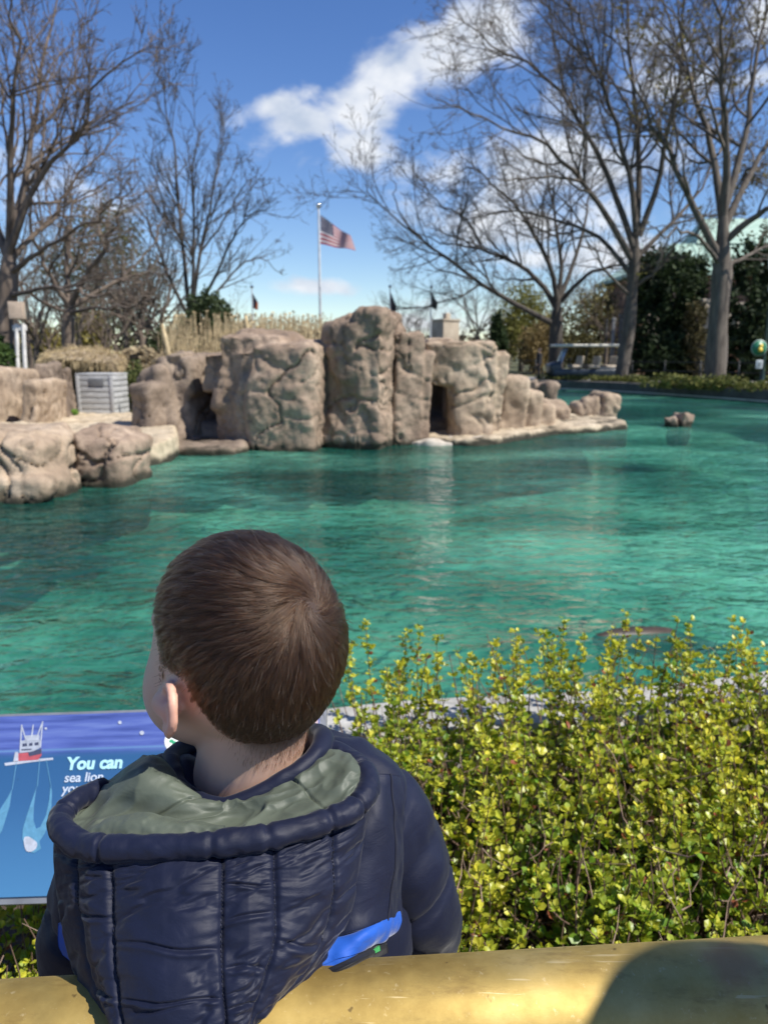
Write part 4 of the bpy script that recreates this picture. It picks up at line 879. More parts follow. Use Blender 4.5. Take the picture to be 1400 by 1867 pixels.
# straw bank right of the shelter
clump('dry_shrub', 'dry straw coloured brush between the shelter and the island', 'shrub', [bl(262, 668, 18.5, 70, 60), bl(290, 680, 18, 60, 60), bl(248, 655, 19, 50, 40)], 5200, .16, (.26, .20, .12), (.42, .34, .21), 16, shell=.3)
# white posts with a wooden box
yy = 19; M_white = simple('post_white', (.66, .64, .60), 5, 4, .7)
ws = thing('post_stand', 'pair of white posts with a small wooden box on top at left', 'stand', PY(38, 700, yy) * np.array([1, 1, 0]))
for u0, u1 in ((34, 30), (48, 42)): put('post', *tubes(np.stack([PY(u0, 720, yy), PY(u1, 590, yy)])[None], np.array([[.055, .05]]), 10), M_white, ws)
put('box', *bbox(PY(31, 566, yy), (.34, .3, .42), .2, .02), simple('box_wood', (.42, .33, .25), 6, 4, .8), ws); put('crossbar', *bbox(PY(36, 598, yy), (.34, .06, .14), .1, .02), M_white, ws)
# ------------------------------------------------------------------ sea lion gliding near the surface
M_seal = simple('sea_lion_hide', [(.3, (.02, .016, .012)), (.7, (.075, .05, .03))], 5, 4, .5)
sp_path = [(1085, 1166), (1120, 1160), (1165, 1156), (1215, 1155), (1265, 1158), (1310, 1163)]
ctr = np.array([G(u, v, WATER - .02) for u, v in sp_path]); ctr[:, 2] = WATER + np.array([-.03, -.04, -.065, -.085, -.09, -.07]); cc_ = catmull(ctr, 30)
rad = np.interp(np.linspace(0, 1, 30), [0, .06, .16, .35, .6, .85, 1], [.012, .04, .055, .085, .10, .055, .02])
it = [tubes(cc_[None], rad[None], 20, caps=True)]
t = nrm(cc_[20] - cc_[10]); sd = np.cross(t, np.array([0, 0, 1.0]))
for q in (-1, 1):
    f0 = cc_[12] + sd * q * .06; it.append(ellipsoid(f0 + sd * q * .09 + t * .05, (.05, .15, .014), 16, 8, math.atan2(t[1], t[0]) + q * .5)); f1 = cc_[-2]; it.append(ellipsoid(f1 + sd * q * .03 + t * .07, (.09, .03, .012), 14, 8, math.atan2(t[1], t[0]) - q * .3))
it.append(ellipsoid(cc_[2] - t * .0, (.06, .045, .042), 16, 10, math.atan2(t[1], t[0])))
V, F, N = fuse(it, .012, 4); o = put('sea_lion', V, F, M_seal, origin=cc_[15]); tag(o, 'dark brown sea lion gliding just under the water behind the hedge', 'sea lion')
# ------------------------------------------------------------------ the grown-up beside the camera whose shadow lies on the rail
hit = P(1265, 1890, .54); hd = hit + np.array(to_sun) * 1.0 + np.array([-.015, 0, -.052])
stand_person('person', 'adult standing at the brass rail just right of the view, shadow on the rail', (hd[0], hd[1] - .02, 0), 1.7 * hd[2] / 1.58, (.05, .05, .06), (.03, .035, .05), (.05, .03, .02), 9, 0)
# ------------------------------------------------------------------ the boy
HC = P(444, 1172, .63)                       # centre of his head
YAW = R(50)                                  # turned to the left
HX = np.array([math.cos(YAW), math.sin(YAW), 0]); HY = np.array([-math.sin(YAW), math.cos(YAW), 0]); HZ = np.array([0, 0, 1.0])
def h2w(p): return HC + p[..., 0:1] * HX + p[..., 1:2] * HY + p[..., 2:3] * HZ
HEAD = [((0, -.006, .012), (.0685, .0840, .0790)), ((0, -.022, -.014), (.058, .060, .062)), ((0, .036, -.040), (.058, .054, .064)), ((.034, .045, -.048), (.028, .031, .032)), ((-.034, .045, -.048), (.028, .031, .032)),
        ((0, .060, -.090), (.024, .021, .018)), ((0, .073, .014), (.040, .014, .014)), ((0, .091, -.032), (.011, .013, .012)), ((0, .083, -.012), (.007, .011, .022)), ((0, .081, -.064), (.019, .009, .009))]
def sd_ell(p, c, r):
    q = p - np.array(c); r = np.array(r)
    k0 = np.linalg.norm(q / r, axis=-1); k1 = np.linalg.norm(q / (r * r), axis=-1)
    return k0 * (k0 - 1) / np.maximum(k1, 1e-6)
def smin(a, b, k):
    h = np.clip(.5 + .5 * (b - a) / k, 0, 1); return b * (1 - h) + a * h - k * h * (1 - h)
def head_sdf(p):
    d = sd_ell(p, *HEAD[0])
    for e in HEAD[1:3]: d = smin(d, sd_ell(p, *e), .03)
    for e in HEAD[3:6]: d = smin(d, sd_ell(p, *e), .022)
    for e in HEAD[6:]: d = smin(d, sd_ell(p, *e), .012)
    for s in (-1, 1): d = d + .006 * np.exp(-(((p - np.array([s * .030, .085, -.008])) / .013) ** 2).sum(-1))
    return d
NT, NP = 360, 240
th = np.linspace(0, 2 * np.pi, NT, endpoint=False); ph = np.linspace(1e-3, np.pi - 1e-3, NP)
dirs = np.stack([np.sin(ph)[:, None] * np.cos(th), np.sin(ph)[:, None] * np.sin(th), np.repeat(np.cos(ph)[:, None], NT, 1)], -1)
lo = np.full(dirs.shape[:2], .02); hi = np.full(dirs.shape[:2], .2)
for _ in range(22):
    mid = (lo + hi) / 2; ins = head_sdf(dirs * mid[..., None]) < 0
    lo = np.where(ins, mid, lo); hi = np.where(ins, hi, mid)
HR = (lo + hi) / 2
HR[0] = HR[0].mean(); HR[-1] = HR[-1].mean()
HS = dirs * HR[..., None]
_dt = np.roll(HS, -1, 1) - np.roll(HS, 1, 1); _dp = np.gradient(HS, axis=0); HNORM = nrm(np.cross(_dp, _dt)); HNORM[0] = (0, 0, 1); HNORM[-1] = (0, 0, -1)
def head_at(d):
    """surface point and normal in direction d (M,3)"""
    d = nrm(d); t = np.arctan2(d[:, 1], d[:, 0]) % (2 * np.pi); p = np.arccos(np.clip(d[:, 2], -1, 1))
    a = t / (2 * np.pi) * NT; b2 = (p - ph[0]) / (ph[-1] - ph[0]) * (NP - 1)
    i = np.floor(a).astype(int); f = a - i; i0 = i % NT; i1 = (i + 1) % NT
    j = np.clip(np.floor(b2).astype(int), 0, NP - 2); g = np.clip(b2 - j, 0, 1)
    def lerp(A):
        f_, g_ = (f, g) if A.ndim == 2 else (f[:, None], g[:, None])
        return (A[j, i0] * (1 - f_) + A[j, i1] * f_) * (1 - g_) + (A[j + 1, i0] * (1 - f_) + A[j + 1, i1] * f_) * g_
    return d * lerp(HR)[:, None], nrm(lerp(HNORM))

# torso frame
TC = np.array([-.107, .625, 0]); TY = R(10)
TXa = np.array([math.cos(TY), math.sin(TY), 0]); TYa = np.array([-math.sin(TY), math.cos(TY), 0])
def t2w(x, y, z): return TC + x * TXa + y * TYa + np.array([0, 0, z])

boy = thing('person', 'small boy in a navy padded jacket with his back turned, leaning on the brass rail', 'person', (TC[0], TC[1], 0))
def make_ear(s):
    # helix rim, bowl and lobe, tilted out from the skull
    out = []
    base = np.array([s * .0695, .011, -.034])
    outw = nrm(np.array([s * .43, -.90, .03])); fwd = np.array([s * -.25, .9, .12]); fwd = nrm(fwd - outw * (fwd @ outw))
    n = np.cross(outw, fwd)
    upv = np.array([0, -.16, 1.0])
    up_ = nrm(upv)
    rimp = []
    for a in np.linspace(-100, 195, 26):
        t = R(a); rr = 1.0
        e = base + outw * (.0165 + .0180 * math.cos(t)) + up_ * (.003 + .0190 * math.sin(t)) + fwd * .002
        rimp.append(e)
    rimp = np.array(rimp)
    rad = np.interp(np.linspace(0, 1, len(rimp)), [0, .15, .5, .85, 1], [.0055, .0042, .0045, .0042, .003])
    out.append(tubes(h2w(rimp)[None], rad[None], 10, caps=True))
    # back shell of the ear (bowl)
    for a, r in ((.0, 1.0),):
        c = base + outw * .022 + up_ * .001
        V, F = ellipsoid((0, 0, 0), (.0120, .0038, .0170), 24, 14)
        fr = np.stack([outw, nrm(np.cross(up_, outw)), up_], 0)
        out.append((h2w(V @ fr + c), F))
    c = base + outw * .009 + up_ * -.018
    V, F = ellipsoid((0, 0, 0), (.0085, .0048, .010), 18, 10)
    out.append((h2w(V @ np.stack([outw, nrm(np.cross(up_, outw)), up_], 0) + c), F))
    out.append(capsule(h2w(base * np.array([.93, 1, 1]))[0] if False else h2w((base - outw * .004)[None])[0], h2w((base + outw * .012)[None])[0], .013, .008, 12, 4))
    return out
Fh = grid_faces(NP, NT, wrap=True)
body_items = [(h2w(HS).reshape(-1, 3), Fh)]
body_items += make_ear(-1) + make_ear(1)
nk0 = h2w(np.array([[0, -.020, -.045]]))[0]; nk1 = np.array([TC[0] - .022, .600, .885])
body_items.append(capsule(nk0, nk1, .044, .047, 24, 6))
body_items.append(capsule(t2w(-.06, 0, .85), t2w(.06, 0, .85), .042, .042))
body_items.append(capsule(t2w(0, 0, .84), t2w(0, .01, .56), .085, .085))
SLEEVE = {}
for s in (-1, 1):
    sh, el, wr = t2w(s * .085, .0, .855), t2w(s * .122, .02, .73), t2w(s * .10, .155, .735)
    SLEEVE[s] = (sh, el, wr)
    body_items += [capsule(sh, el, .028, .026), capsule(el, wr, .026, .019)]
    # hand with five fingers laid forward
    pal = t2w(s * .092, .195, .735); body_items.append(capsule(wr, pal, .018, .021))
    for k, (dx, ln) in enumerate(((-.019, .036), (-.006, .042), (.007, .039), (.019, .030))):
        k0 = pal + dx * TXa + .008 * TYa; k1 = k0 + TYa * ln * .6 + np.array([0, 0, -.006]); k2 = k1 + TYa * ln * .4 + np.array([0, 0, -.016])
        body_items += [capsule(k0, k1, .0066, .006, 8, 3), capsule(k1, k2, .006, .005, 8, 3)]
    t0 = pal - s * .012 * TXa - .02 * TYa; t1 = t0 - s * .022 * TXa + .018 * TYa; body_items += [capsule(t0, t1, .0075, .0065, 8, 3), capsule(t1, t1 + .018 * TYa, .0065, .0055, 8, 3)]
    hp, kn, an = t2w(s * .05, 0, .53), t2w(s * .055, .02, .30), t2w(s * .055, 0, .08)
    body_items += [capsule(hp, kn, .055, .042), capsule(kn, an, .04, .03), capsule(an, t2w(s * .06, .06, .035), .03, .025)]
V, F, N = fuse(body_items, .0029, 4, .5)
# skin colour attribute: lips, eyes, brows, scalp under the hair
loc = V - HC; hl = np.stack([loc @ HX, loc @ HY, loc @ HZ], -1)
def hair_mask(p):
    """>0 on the scalp (head local coords)"""
    x, y, z = np.abs(p[:, 0]), p[:, 1], p[:, 2]
    front = .052 + .006 * np.sin(x * 90)                      # forehead line
    a = np.where(y > .045, z - front - (y - .06) * .25, 1.0)
    side = np.where((y > .0) & (y <= .085), np.minimum(.026 - y + np.clip(z - .012, 0, .06) * .85, .05), 1.0)      # temples / sideburn front
    low = np.interp(y, [-.12, -.075, -.045, -.034, -.022, .014, .024, .05], [-.100, -.098, -.078, -.058, -.008, -.004, -.024, -.014])
    return np.minimum(np.minimum(a, side), z - low)
hm = hair_mask(hl)
skin = np.array([.60, .385, .285]); cols = np.repeat(skin[None], len(V), 0)
def spot(c, r, col, k=1.0):
    global cols
    w = np.clip(1.3 - np.linalg.norm((hl - np.array(c)) / np.array(r), axis=1), 0, 1)[:, None] * k; cols = cols * (1 - w) + np.array(col) * w
for s in (-1, 1):
    spot((s * .030, .082, -.010), (.011, .02, .0045), (.75, .72, .70)); spot((s * .030, .085, -.010), (.005, .02, .0048), (.05, .03, .02))
    spot((s * .030, .08, .012), (.016, .02, .0035), (.12, .07, .045), .8); spot((s * .040, .07, -.045), (.02, .03, .02), (.64, .35, .27), .25)
    spot((s * .084, -.004, -.030), (.020, .026, .03), (.70, .33, .245), .8)
spot((0, .09, -.064), (.018, .02, .006), (.55, .22, .19), .8)
sc = np.clip(hm / .026 + .05, 0, 1)[:, None] * (np.linalg.norm(hl, axis=1) < .13)[:, None]
rearm = (np.abs(hl[:, 0]) > .0735) & (hl[:, 2] < .01) & (hl[:, 1] > -.03); sc[rearm] = 0
cols = cols * (1 - sc) + np.array([.055, .034, .024]) * sc
_ax = nk1 - nk0; _t = ((V - nk0) @ _ax) / (_ax @ _ax); _b = nrm(V - nk0 - _t[:, None] * _ax) @ -HY
nw = (np.clip(1 - _t / .42, 0, 1) * np.clip((_b - .15) / .5, 0, 1) * (hl[:, 2] < -.03) * (_t > 0))[:, None] * .45
cols = cols * (1 - nw) + np.array([.10, .06, .042]) * nw
m, nt, b = nmat('skin'); M_skin = m
at = nt.nodes.new('ShaderNodeAttribute'); at.attribute_name = 'tint'
v = coords(nt); cc = mixc(nt, maprange(nt, noise(nt, v, 60, 5), .35, .7, 0, .25), at.outputs['Color'], (.62, .30, .22))
cc = mixc(nt, .0, cc, cc); nt.links.new(at.outputs['Color'], b.inputs['Base Color'])
b.inputs['Roughness'].default_value = .5; b.inputs['Specular IOR Level'].default_value = .35
b.inputs['Subsurface Weight'].default_value = .15; b.inputs['Subsurface Radius'].default_value = (.010, .0035, .002); b.inputs['Subsurface Scale'].default_value = 1.0
bump(nt, b, noise(nt, v, 900, 3), .06, .001)
put('body', V, F, M_skin, boy, cols=cols)

# hair: short strands combed away from the whorl at the crown
WH = np.array([.006, -.084, .052])
NH = 62000
g = rng.normal(size=(NH * 3, 3)); g = nrm(g); sp_, sn_ = head_at(g)
ok = hair_mask(sp_) > rng.uniform(-.003, .02, len(sp_)) * np.where(sp_[:, 2] < 0, 1, .4)
sp_, sn_ = sp_[ok][:NH], sn_[ok][:NH]
def flow(p, n):
    d = p - WH; dist = np.linalg.norm(d, axis=1, keepdims=True)
    t = d - n * (d * n).sum(1, keepdims=True); t = nrm(t)
    sw = np.cross(n, t); k = np.clip(1.15 - dist / .05, 0, 1.1)
    t = nrm(t + sw * k * .9)
    down = np.array([[0, .0, -1.0]]) - n * (-n[:, 2:3]); w = np.clip((.03 - p[:, 2:3]) / .06, 0, 1) * .9
    # sides sweep a little forward above the ear
    t = nrm(t + down * w)
    return nrm(t - n * (t * n).sum(1, keepdims=True))
K = 8
def strands(root, nr, Ls, lift, jit, fly):
    Q = np.empty((len(root), K, 3)); cur = root.copy(); nn = nr.copy(); Q[:, 0] = root - nr * .0006
    for k in range(1, K):
        t = flow(cur, nn); t = nrm(t + jit - nn * (jit * nn).sum(1, keepdims=True))
        nxt = cur + t * (Ls / (K - 1))[:, None]; cur, nn = head_at(nxt)
        f = k / (K - 1); Q[:, k] = cur + nn * (lift * (1 - (1 - f) ** 2.0) + np.where(fly, .006 * f * f, 0))[:, None]
    return Q
def dims(p, r):
    top = np.clip((p[:, 2] + .035) / .09, 0, 1); dw = np.clip(.35 + np.linalg.norm(p - WH, axis=1) / .04, 0, 1)
    return (.007 + .018 * top), (.0008 + .0048 * top) * dw
NL = 3000
lk = rng.permutation(len(sp_))[:NL]; lroot, lnr = sp_[lk], sn_[lk]
lj = np.stack([vnoise(lroot * 60, 3), vnoise(lroot * 60, 4), vnoise(lroot * 60, 5)], -1) * .20 + rng.normal(size=lroot.shape) * .11
lL, lH = dims(lroot, rng); ed = np.clip(.22 + hair_mask(lroot) / .05, .22, 1); lL *= ed; lH *= ed; lL = lL * rng.uniform(.85, 1.2, NL); lH = lH * rng.uniform(.55, 1.35, NL)
LQ = strands(lroot, lnr, lL, lH, lj, np.zeros(NL, bool))
from mathutils.kdtree import KDTree
kd = KDTree(NL)
for q_, p_ in enumerate(lroot): kd.insert(p_, q_)
kd.balance(); own = np.array([kd.find(p_)[1] for p_ in sp_])
fly = rng.random(len(sp_)) < .012
jit = lj[own] + rng.normal(size=sp_.shape) * .09
sL = lL[own] * rng.uniform(.55, 1.15, len(sp_)); sH = lH[own] * rng.uniform(.75, 1.15, len(sp_))
Pp = strands(sp_, sn_, sL, sH, jit, fly)
cw = (np.linspace(0, 1, K) ** 1.3 * .58)[None, :, None] * np.where(fly, 0, 1)[:, None, None]
Pp = Pp * (1 - cw) + LQ[own] * cw
Pw = h2w(Pp)
# wisps running down the nape
kn = 900; tn = rng.random(kn) ** 1.2 * .30; an2 = rng.normal(0, .75, kn); ax = nk1 - nk0; axn = nrm(ax); bk0 = -HY - axn * (-HY @ axn); bk0 = nrm(bk0); sd0 = np.cross(axn, bk0)
okn = np.abs(an2) < 1.45 * (1 - .5 * tn / .46); tn, an2 = tn[okn], an2[okn]; kn = len(tn)
radn = bk0 * np.cos(an2)[:, None] + sd0 * np.sin(an2)[:, None]; rt = nk0 + ax * tn[:, None] + radn * (.0435 + .003 * tn)[:, None]
ln_ = rng.uniform(.003, .008, kn) * (1.15 - tn); dn_ = axn + rng.normal(size=(kn, 3)) * .16
Pw = np.concatenate([Pw, rt[:, None, :] + np.linspace(0, 1, K)[None, :, None] * (dn_ * ln_[:, None])[:, None, :] + radn[:, None, :] * (.0012 * np.sin(np.linspace(0, 1.6, K)))[None, :, None]])
hc = bpy.data.hair_curves.new('hair'); hc.add_curves([K] * len(Pw))
hc.position_data.foreach_set('vector', (Pw - loc_of(boy)).astype(np.float32).ravel())
ra = hc.attributes.get('radius') or hc.attributes.new('radius', 'FLOAT', 'POINT')
rad = np.where(np.arange(len(Pw)) < len(Pp), 1.0, .6)[:, None] * np.repeat(np.array([.000105, .00011, .00011, .00011, .0001, .00009, .00007, .00003])[None], len(Pw), 0) * rng.uniform(.8, 1.25, (len(Pw), 1))
ra.data.foreach_set('value', rad.astype(np.float32).ravel())
m = bpy.data.materials.new('hair_brown'); m.use_nodes = True; nt = m.node_tree; nt.nodes.remove(nt.nodes['Principled BSDF'])
hb = nt.nodes.new('ShaderNodeBsdfHairPrincipled'); hb.parametrization = 'COLOR'; hb.inputs['Color'].default_value = (.040, .022, .014, 1)
hb.inputs['IOR'].default_value = 1.42; hb.inputs['Roughness'].default_value = .30; hb.inputs['Radial Roughness'].default_value = .45; hb.inputs['Random Roughness'].default_value = .1
nt.links.new(hb.outputs[0], nt.nodes['Material Output'].inputs['Surface'])
hi = nt.nodes.new('ShaderNodeHairInfo'); nt.links.new(ramp(nt, hi.outputs['Random'], [(0.0, (.024, .012, .0065)), (.7, (.048, .025, .014)), (1.0, (.13, .078, .042))]), hb.inputs['Color'])
hc.materials.append(m)
ho = bpy.data.objects.new('hair', hc); C.objects.link(ho); ho.parent = boy
ho['label'] = 'short brown hair with a whorl at the crown'

# ------------------------------------------------------------------ jacket
def nylon(name, col, rough=.42, wr=1.0, sheen=.3):
    m, nt, b = nmat(name)
    v = coords(nt)
    nt.links.new(ramp(nt, noise(nt, v, 25, 4), [(.3, tuple(x * .86 for x in col)), (.7, tuple(x * 1.12 for x in col))]), b.inputs['Base Color'])
    b.inputs['Roughness'].default_value = rough; b.inputs['Specular IOR Level'].default_value = .28
    b.inputs['Sheen Weight'].default_value = sheen; b.inputs['Sheen Roughness'].default_value = .4
    h1 = noise(nt, coords(nt, 'pos', (1, 1, 2.2)), 38 * wr, 5, .6, 1.2); h2 = noise(nt, v, 1400, 2)
    bp = bump(nt, b, h1, .22, .003)
    bp2 = nt.nodes.new('ShaderNodeBump'); bp2.inputs['Strength'].default_value = .12; bp2.inputs['Distance'].default_value = .0004
    nt.links.new(h2, bp2.inputs['Height']); nt.links.new(bp.outputs[0], bp2.inputs['Normal']); nt.links.new(bp2.outputs[0], b.inputs['Normal'])
    return m
M_navy = nylon('navy_nylon', (.0062, .0090, .0265), .58, 1.0, .10)
M_blue = nylon('blue_nylon', (.012, .085, .42), .6)
M_black = nylon('black_nylon', (.006, .006, .008), .6)
M_green = nylon('green_nylon', (.02, .22, .05), .5)
M_lining = nylon('lining_satin', (.080, .095, .072), .50, .6, .05)
M_thread = simple('thread', (.006, .008, .02), 30, 2, .9)
jacket = None
def ctrl(rows): return np.array([[P(*c) for c in r] for r in rows])
def surf(rows, nr, nc):
    g = ctrl(rows); g = catmull(g, nr); g = np.swapaxes(catmull(np.swapaxes(g, 0, 1), nc), 0, 1); return g
def gnormal(g):
    n = nrm(np.cross(np.gradient(g, axis=1), np.gradient(g, axis=0)))
    s = np.sign((n * (CAM - g)).sum(-1).mean()); return n * s
def thicken(g, n, t):
    """closed sheet of thickness t from a point grid"""
    r, c, _ = g.shape
    A = g.reshape(-1, 3); B = (g - n * t).reshape(-1, 3); F = grid_faces(r, c); k = r * c
    if (np.cross(A[F[0, 1]] - A[F[0, 0]], A[F[0, 3]] - A[F[0, 0]]) @ n.reshape(-1, 3)[F[0, 0]]) < 0: F = F[:, ::-1]
    edge = list(range(c)) + [i * c + c - 1 for i in range(1, r)] + [(r - 1) * c + j for j in range(c - 2, -1, -1)] + [i * c for i in range(r - 2, 0, -1)]
    S_ = np.array([[edge[i], edge[i - 1], edge[i - 1] + k, edge[i] + k] for i in range(len(edge))])
    return np.concatenate([A, B]), [np.concatenate([F, F[:, ::-1] + k, S_])]

# torso shell
zr = [(.54, .138, .098, .0), (.62, .140, .104, .0), (.72, .138, .106, 0), (.80, .130, .102, 0), (.86, .122, .092, -.004), (.89, .112, .082, -.008), (.908, .095, .070, -.012), (.916, .075, .060, -.014), (.918, .050, .045, -.014)]
zz = catmull(np.array(zr), 90); na = 160; an = np.linspace(0, 2 * np.pi, na, endpoint=False)
rows_ = []
for z, w, d, oy in zz:
    ca, sa = np.cos(an), np.sin(an); e = 2 / 2.5
    x = w * np.sign(ca) * np.abs(ca) ** e; y = d * np.sign(sa) * np.abs(sa) ** e + oy
    rows_.append(TC + x[:, None] * TXa + y[:, None] * TYa + np.array([0, 0, z]))
TG = np.array(rows_)
n_ = nrm(np.cross(np.roll(TG, -1, 1) - np.roll(TG, 1, 1), np.gradient(TG, axis=0)))
TG = TG + n_ * (.004 * fbm(TG.reshape(-1, 3) * 22, 3, 5).reshape(TG.shape[:2]) + .005 * np.abs(np.sin(TG[..., 2] * 52)) ** .5 - .003)[..., None]
m, nt, b = nmat('jacket_shell'); M_shell = M_navy
jacket = put('jacket', TG.reshape(-1, 3), grid_faces(len(zz), na, wrap=True), M_navy, boy)
jacket['label'] = 'navy padded jacket with a blue lower panel'

# back yoke, blue band and black hem draped over the rail
yoke = [[(560, 1420, .622), (630, 1420, .622), (690, 1412, .628), (728, 1415, .648)],
        [(560, 1500, .600), (630, 1500, .603), (692, 1490, .610), (736, 1480, .638)],
        [(560, 1600, .585), (625, 1600, .588), (690, 1585, .596), (735, 1570, .630)],
        [(555, 1680, .575), (612, 1674, .578), (680, 1655, .588), (735, 1640, .626)],
        [(548, 1722, .568), (604, 1712, .570), (680, 1690, .580), (738, 1668, .622)]]
gq = surf(yoke, 90, 90); n = gnormal(gq); uu, vv = np.meshgrid(np.linspace(0, 1, 90), np.linspace(0, 1, 90))
gq = gq + n * (.0035 * fbm(gq.reshape(-1, 3) * np.array([28, 28, 16]), 3, 8).reshape(90, 90) + .004 * np.sin(np.pi * vv) ** .5 * np.sin(np.pi * uu) ** .5)[..., None]
yoke_edge = gq[:, 72] + n[:, 72] * .0004
V, F = thicken(gq, n, .006); put('back_yoke', V, F, M_navy, jacket)
band = [[(545, 1718, .566), (604, 1711, .568), (680, 1688, .578), (735, 1664, .620)],
        [(535, 1745, .560), (600, 1736, .561), (670, 1708, .572), (728, 1684, .618)],
        [(525, 1775, .554), (575, 1768, .555), (650, 1735, .566), (715, 1700, .614)],
        [(518, 1800, .550), (560, 1782, .551), (640, 1748, .560), (700, 1712, .606)]]
gq = surf(band, 60, 80); n = gnormal(gq); uu, vv = np.meshgrid(np.linspace(0, 1, 80), np.linspace(0, 1, 60))
gq = gq + n * (.0022 * fbm(gq.reshape(-1, 3) * 40, 3, 18).reshape(60, 80) + .005 * np.sin(np.pi * vv) ** .6 - .002)[..., None]
V, F = thicken(gq, n, .006); put('blue_band', V, F, M_blue, jacket)
hem = [[(516, 1796, .548), (560, 1781, .549), (640, 1747, .558), (700, 1711, .604)],
       [(510, 1812, .543), (560, 1797, .544), (645, 1757, .552), (706, 1724, .600)],
       [(510, 1828, .546), (558, 1808, .548), (646, 1768, .556), (708, 1738, .602)]]
gq = surf(hem, 24, 60); n = gnormal(gq); V, F = thicken(gq, n, .006); put('hem', V, F, M_black, jacket)
gt = surf([[(660, 1741, .575), (676, 1734, .578), (692, 1724, .584)], [(658, 1750, .574), (678, 1742, .577), (694, 1734, .582)]], 8, 14); n = gnormal(gt); V, F = thicken(gt, n, .004); put('green_trim', V, F, M_green, jacket)
# left shoulder blade patch of blue seen beside the hood
gb = surf([[(106, 1684, .612), (124, 1690, .602), (160, 1700, .59)], [(106, 1722, .610), (130, 1735, .60), (165, 1745, .59)], [(114, 1742, .608), (140, 1762, .598), (170, 1780, .585)]], 20, 20); n = gnormal(gb); V, F = thicken(gb, n, .006); put('blue_band', V, F, M_blue, jacket)

# sleeves
def sleeve(s):
    sh, el, wr = SLEEVE[s]
    path = catmull(np.array([t2w(s * .030, -.012, .880), t2w(s * .068, -.014, .878), t2w(s * .096, -.010, .845), t2w(s * .120, -.006, .79), t2w(s * .138, .004, .73), t2w(s * .142, .05, .675), t2w(s * .108, .14, .722), t2w(s * .098, .175, .735)]), 90)
    if s < 0: path = path - np.interp(np.linspace(0, 1, 90), [0, .25, .6, 1], [0, .028, .03, 0])[:, None] * TXa
    rad = np.interp(np.linspace(0, 1, 90), [0, .10, .2, .4, .6, .85, 1], [.020, .044, .050, .049, .047, .042, .036])
    V, F = tubes(path[None], rad[None], 64)
    Vg = V.reshape(90, 64, 3); c = path[:, None, :]; dn = nrm(Vg - c)
    tt = np.linspace(0, 1, 90)[:, None]
    d = .004 * fbm(V * np.array([30, 30, 20]), 3, 31 + s).reshape(90, 64) + .004 * np.abs(np.sin(tt * 26)) ** .6 - .0035 * np.exp(-((np.sin(tt * 13)) / .12) ** 2)
    Vg = Vg + dn * d[..., None]
    put('sleeve', Vg.reshape(-1, 3), F, M_navy, jacket)
    # cuff
    put('cuff', *tubes(path[None, -4:], (rad[None, -4:] * np.array([.9, 1.02, 1.0, .85])), 32), M_black, jacket)
sleeve(1); sleeve(-1)

# hood pouch
U0 = [98, 137, 201, 300, 405, 500, 606, 674]
hood_rows = [
 [(99, 1512, .585), (137, 1548, .560), (201, 1556, .548), (300, 1557, .542), (405, 1550, .543), (500, 1538, .549), (606, 1506, .567), (678, 1462, .600)],
 [(97, 1560, .585), (137, 1585, .553), (201, 1592, .538), (300, 1594, .530), (405, 1588, .530), (500, 1576, .538), (608, 1548, .560), (668, 1515, .598)],
 [(101, 1615, .582), (139, 1635, .546), (202, 1648, .528), (302, 1650, .518), (404, 1644, .518), (502, 1632, .528), (610, 1610, .553), (655, 1590, .592)],
 [(113, 1690, .575), (148, 1700, .538), (205, 1718, .516), (304, 1724, .505), (403, 1722, .506), (503, 1704, .518), (600, 1690, .547), (634, 1668, .582)],
 [(138, 1785, .560), (168, 1790, .524), (213, 1800, .503), (308, 1806, .493), (406, 1806, .494), (482, 1795, .505), (545, 1787, .530), (572, 1770, .560)],
 [(190, 1858, .535), (204, 1864, .508), (226, 1872, .494), (312, 1878, .486), (411, 1875, .487), (452, 1868, .497), (472, 1862, .515), (482, 1845, .545)],
 [(240, 1930, .530), (250, 1940, .508), (262, 1950, .496), (322, 1962, .488), (395, 1960, .489), (412, 1950, .497), (422, 1935, .512), (424, 1910, .54)],
 [(300, 1950, .545), (305, 1965, .53), (310, 1980, .518), (335, 1996, .508), (372, 1994, .508), (378, 1985, .518), (382, 1970, .53), (380, 1945, .55)]]
NRH, NCH = 260, 340
gq = surf(hood_rows, NRH, NCH); n = gnormal(gq)
cpos = np.linspace(0, 7, NCH)[None, :]; rpos = np.linspace(0, 1, NRH)[:, None]
seams = [1, 2, 4, 5, 6]
dist = np.min([np.abs(cpos - s) for s in seams], axis=0) * np.interp(cpos, [0, 1, 2, 4, 5, 6, 7], [40, 45, 60, 100, 95, 90, 60]) / 1350 * .52   # metres to the nearest seam
xyz = gq.reshape(-1, 3)
puff = .0062 * (1 - np.exp(-dist / .014)) 
groove = -.0024 * np.exp(-(dist / .0016) ** 2)
# gathers that radiate from each seam
arc = gq[:, :, 2] + 0 * cpos
gath = fbm(np.stack([cpos * 1.2 + 0 * rpos, rpos * 17 + .6 * np.sin(cpos * 2) + 0 * cpos, 0 * rpos + 0 * cpos], -1).reshape(-1, 3), 3, 77).reshape(NRH, NCH)
gath2 = fbm(np.stack([cpos * .9 + 0 * rpos, rpos * 44 + .8 * np.sin(cpos * 3), 0 * rpos + 0 * cpos + 5], -1).reshape(-1, 3), 2, 78).reshape(NRH, NCH)
fold = (.0016 * gath * np.exp(-dist / .014) + .0011 * gath2 * np.exp(-dist / .007)) * np.interp(cpos, [0, 2, 3], [.45, .7, 1])
wr = np.abs(fbm(np.stack([cpos * .55 + rpos * 1.0, rpos * 7 + cpos * .35, 0 * rpos + 0 * cpos + 3], -1).reshape(-1, 3), 4, 91).reshape(NRH, NCH))
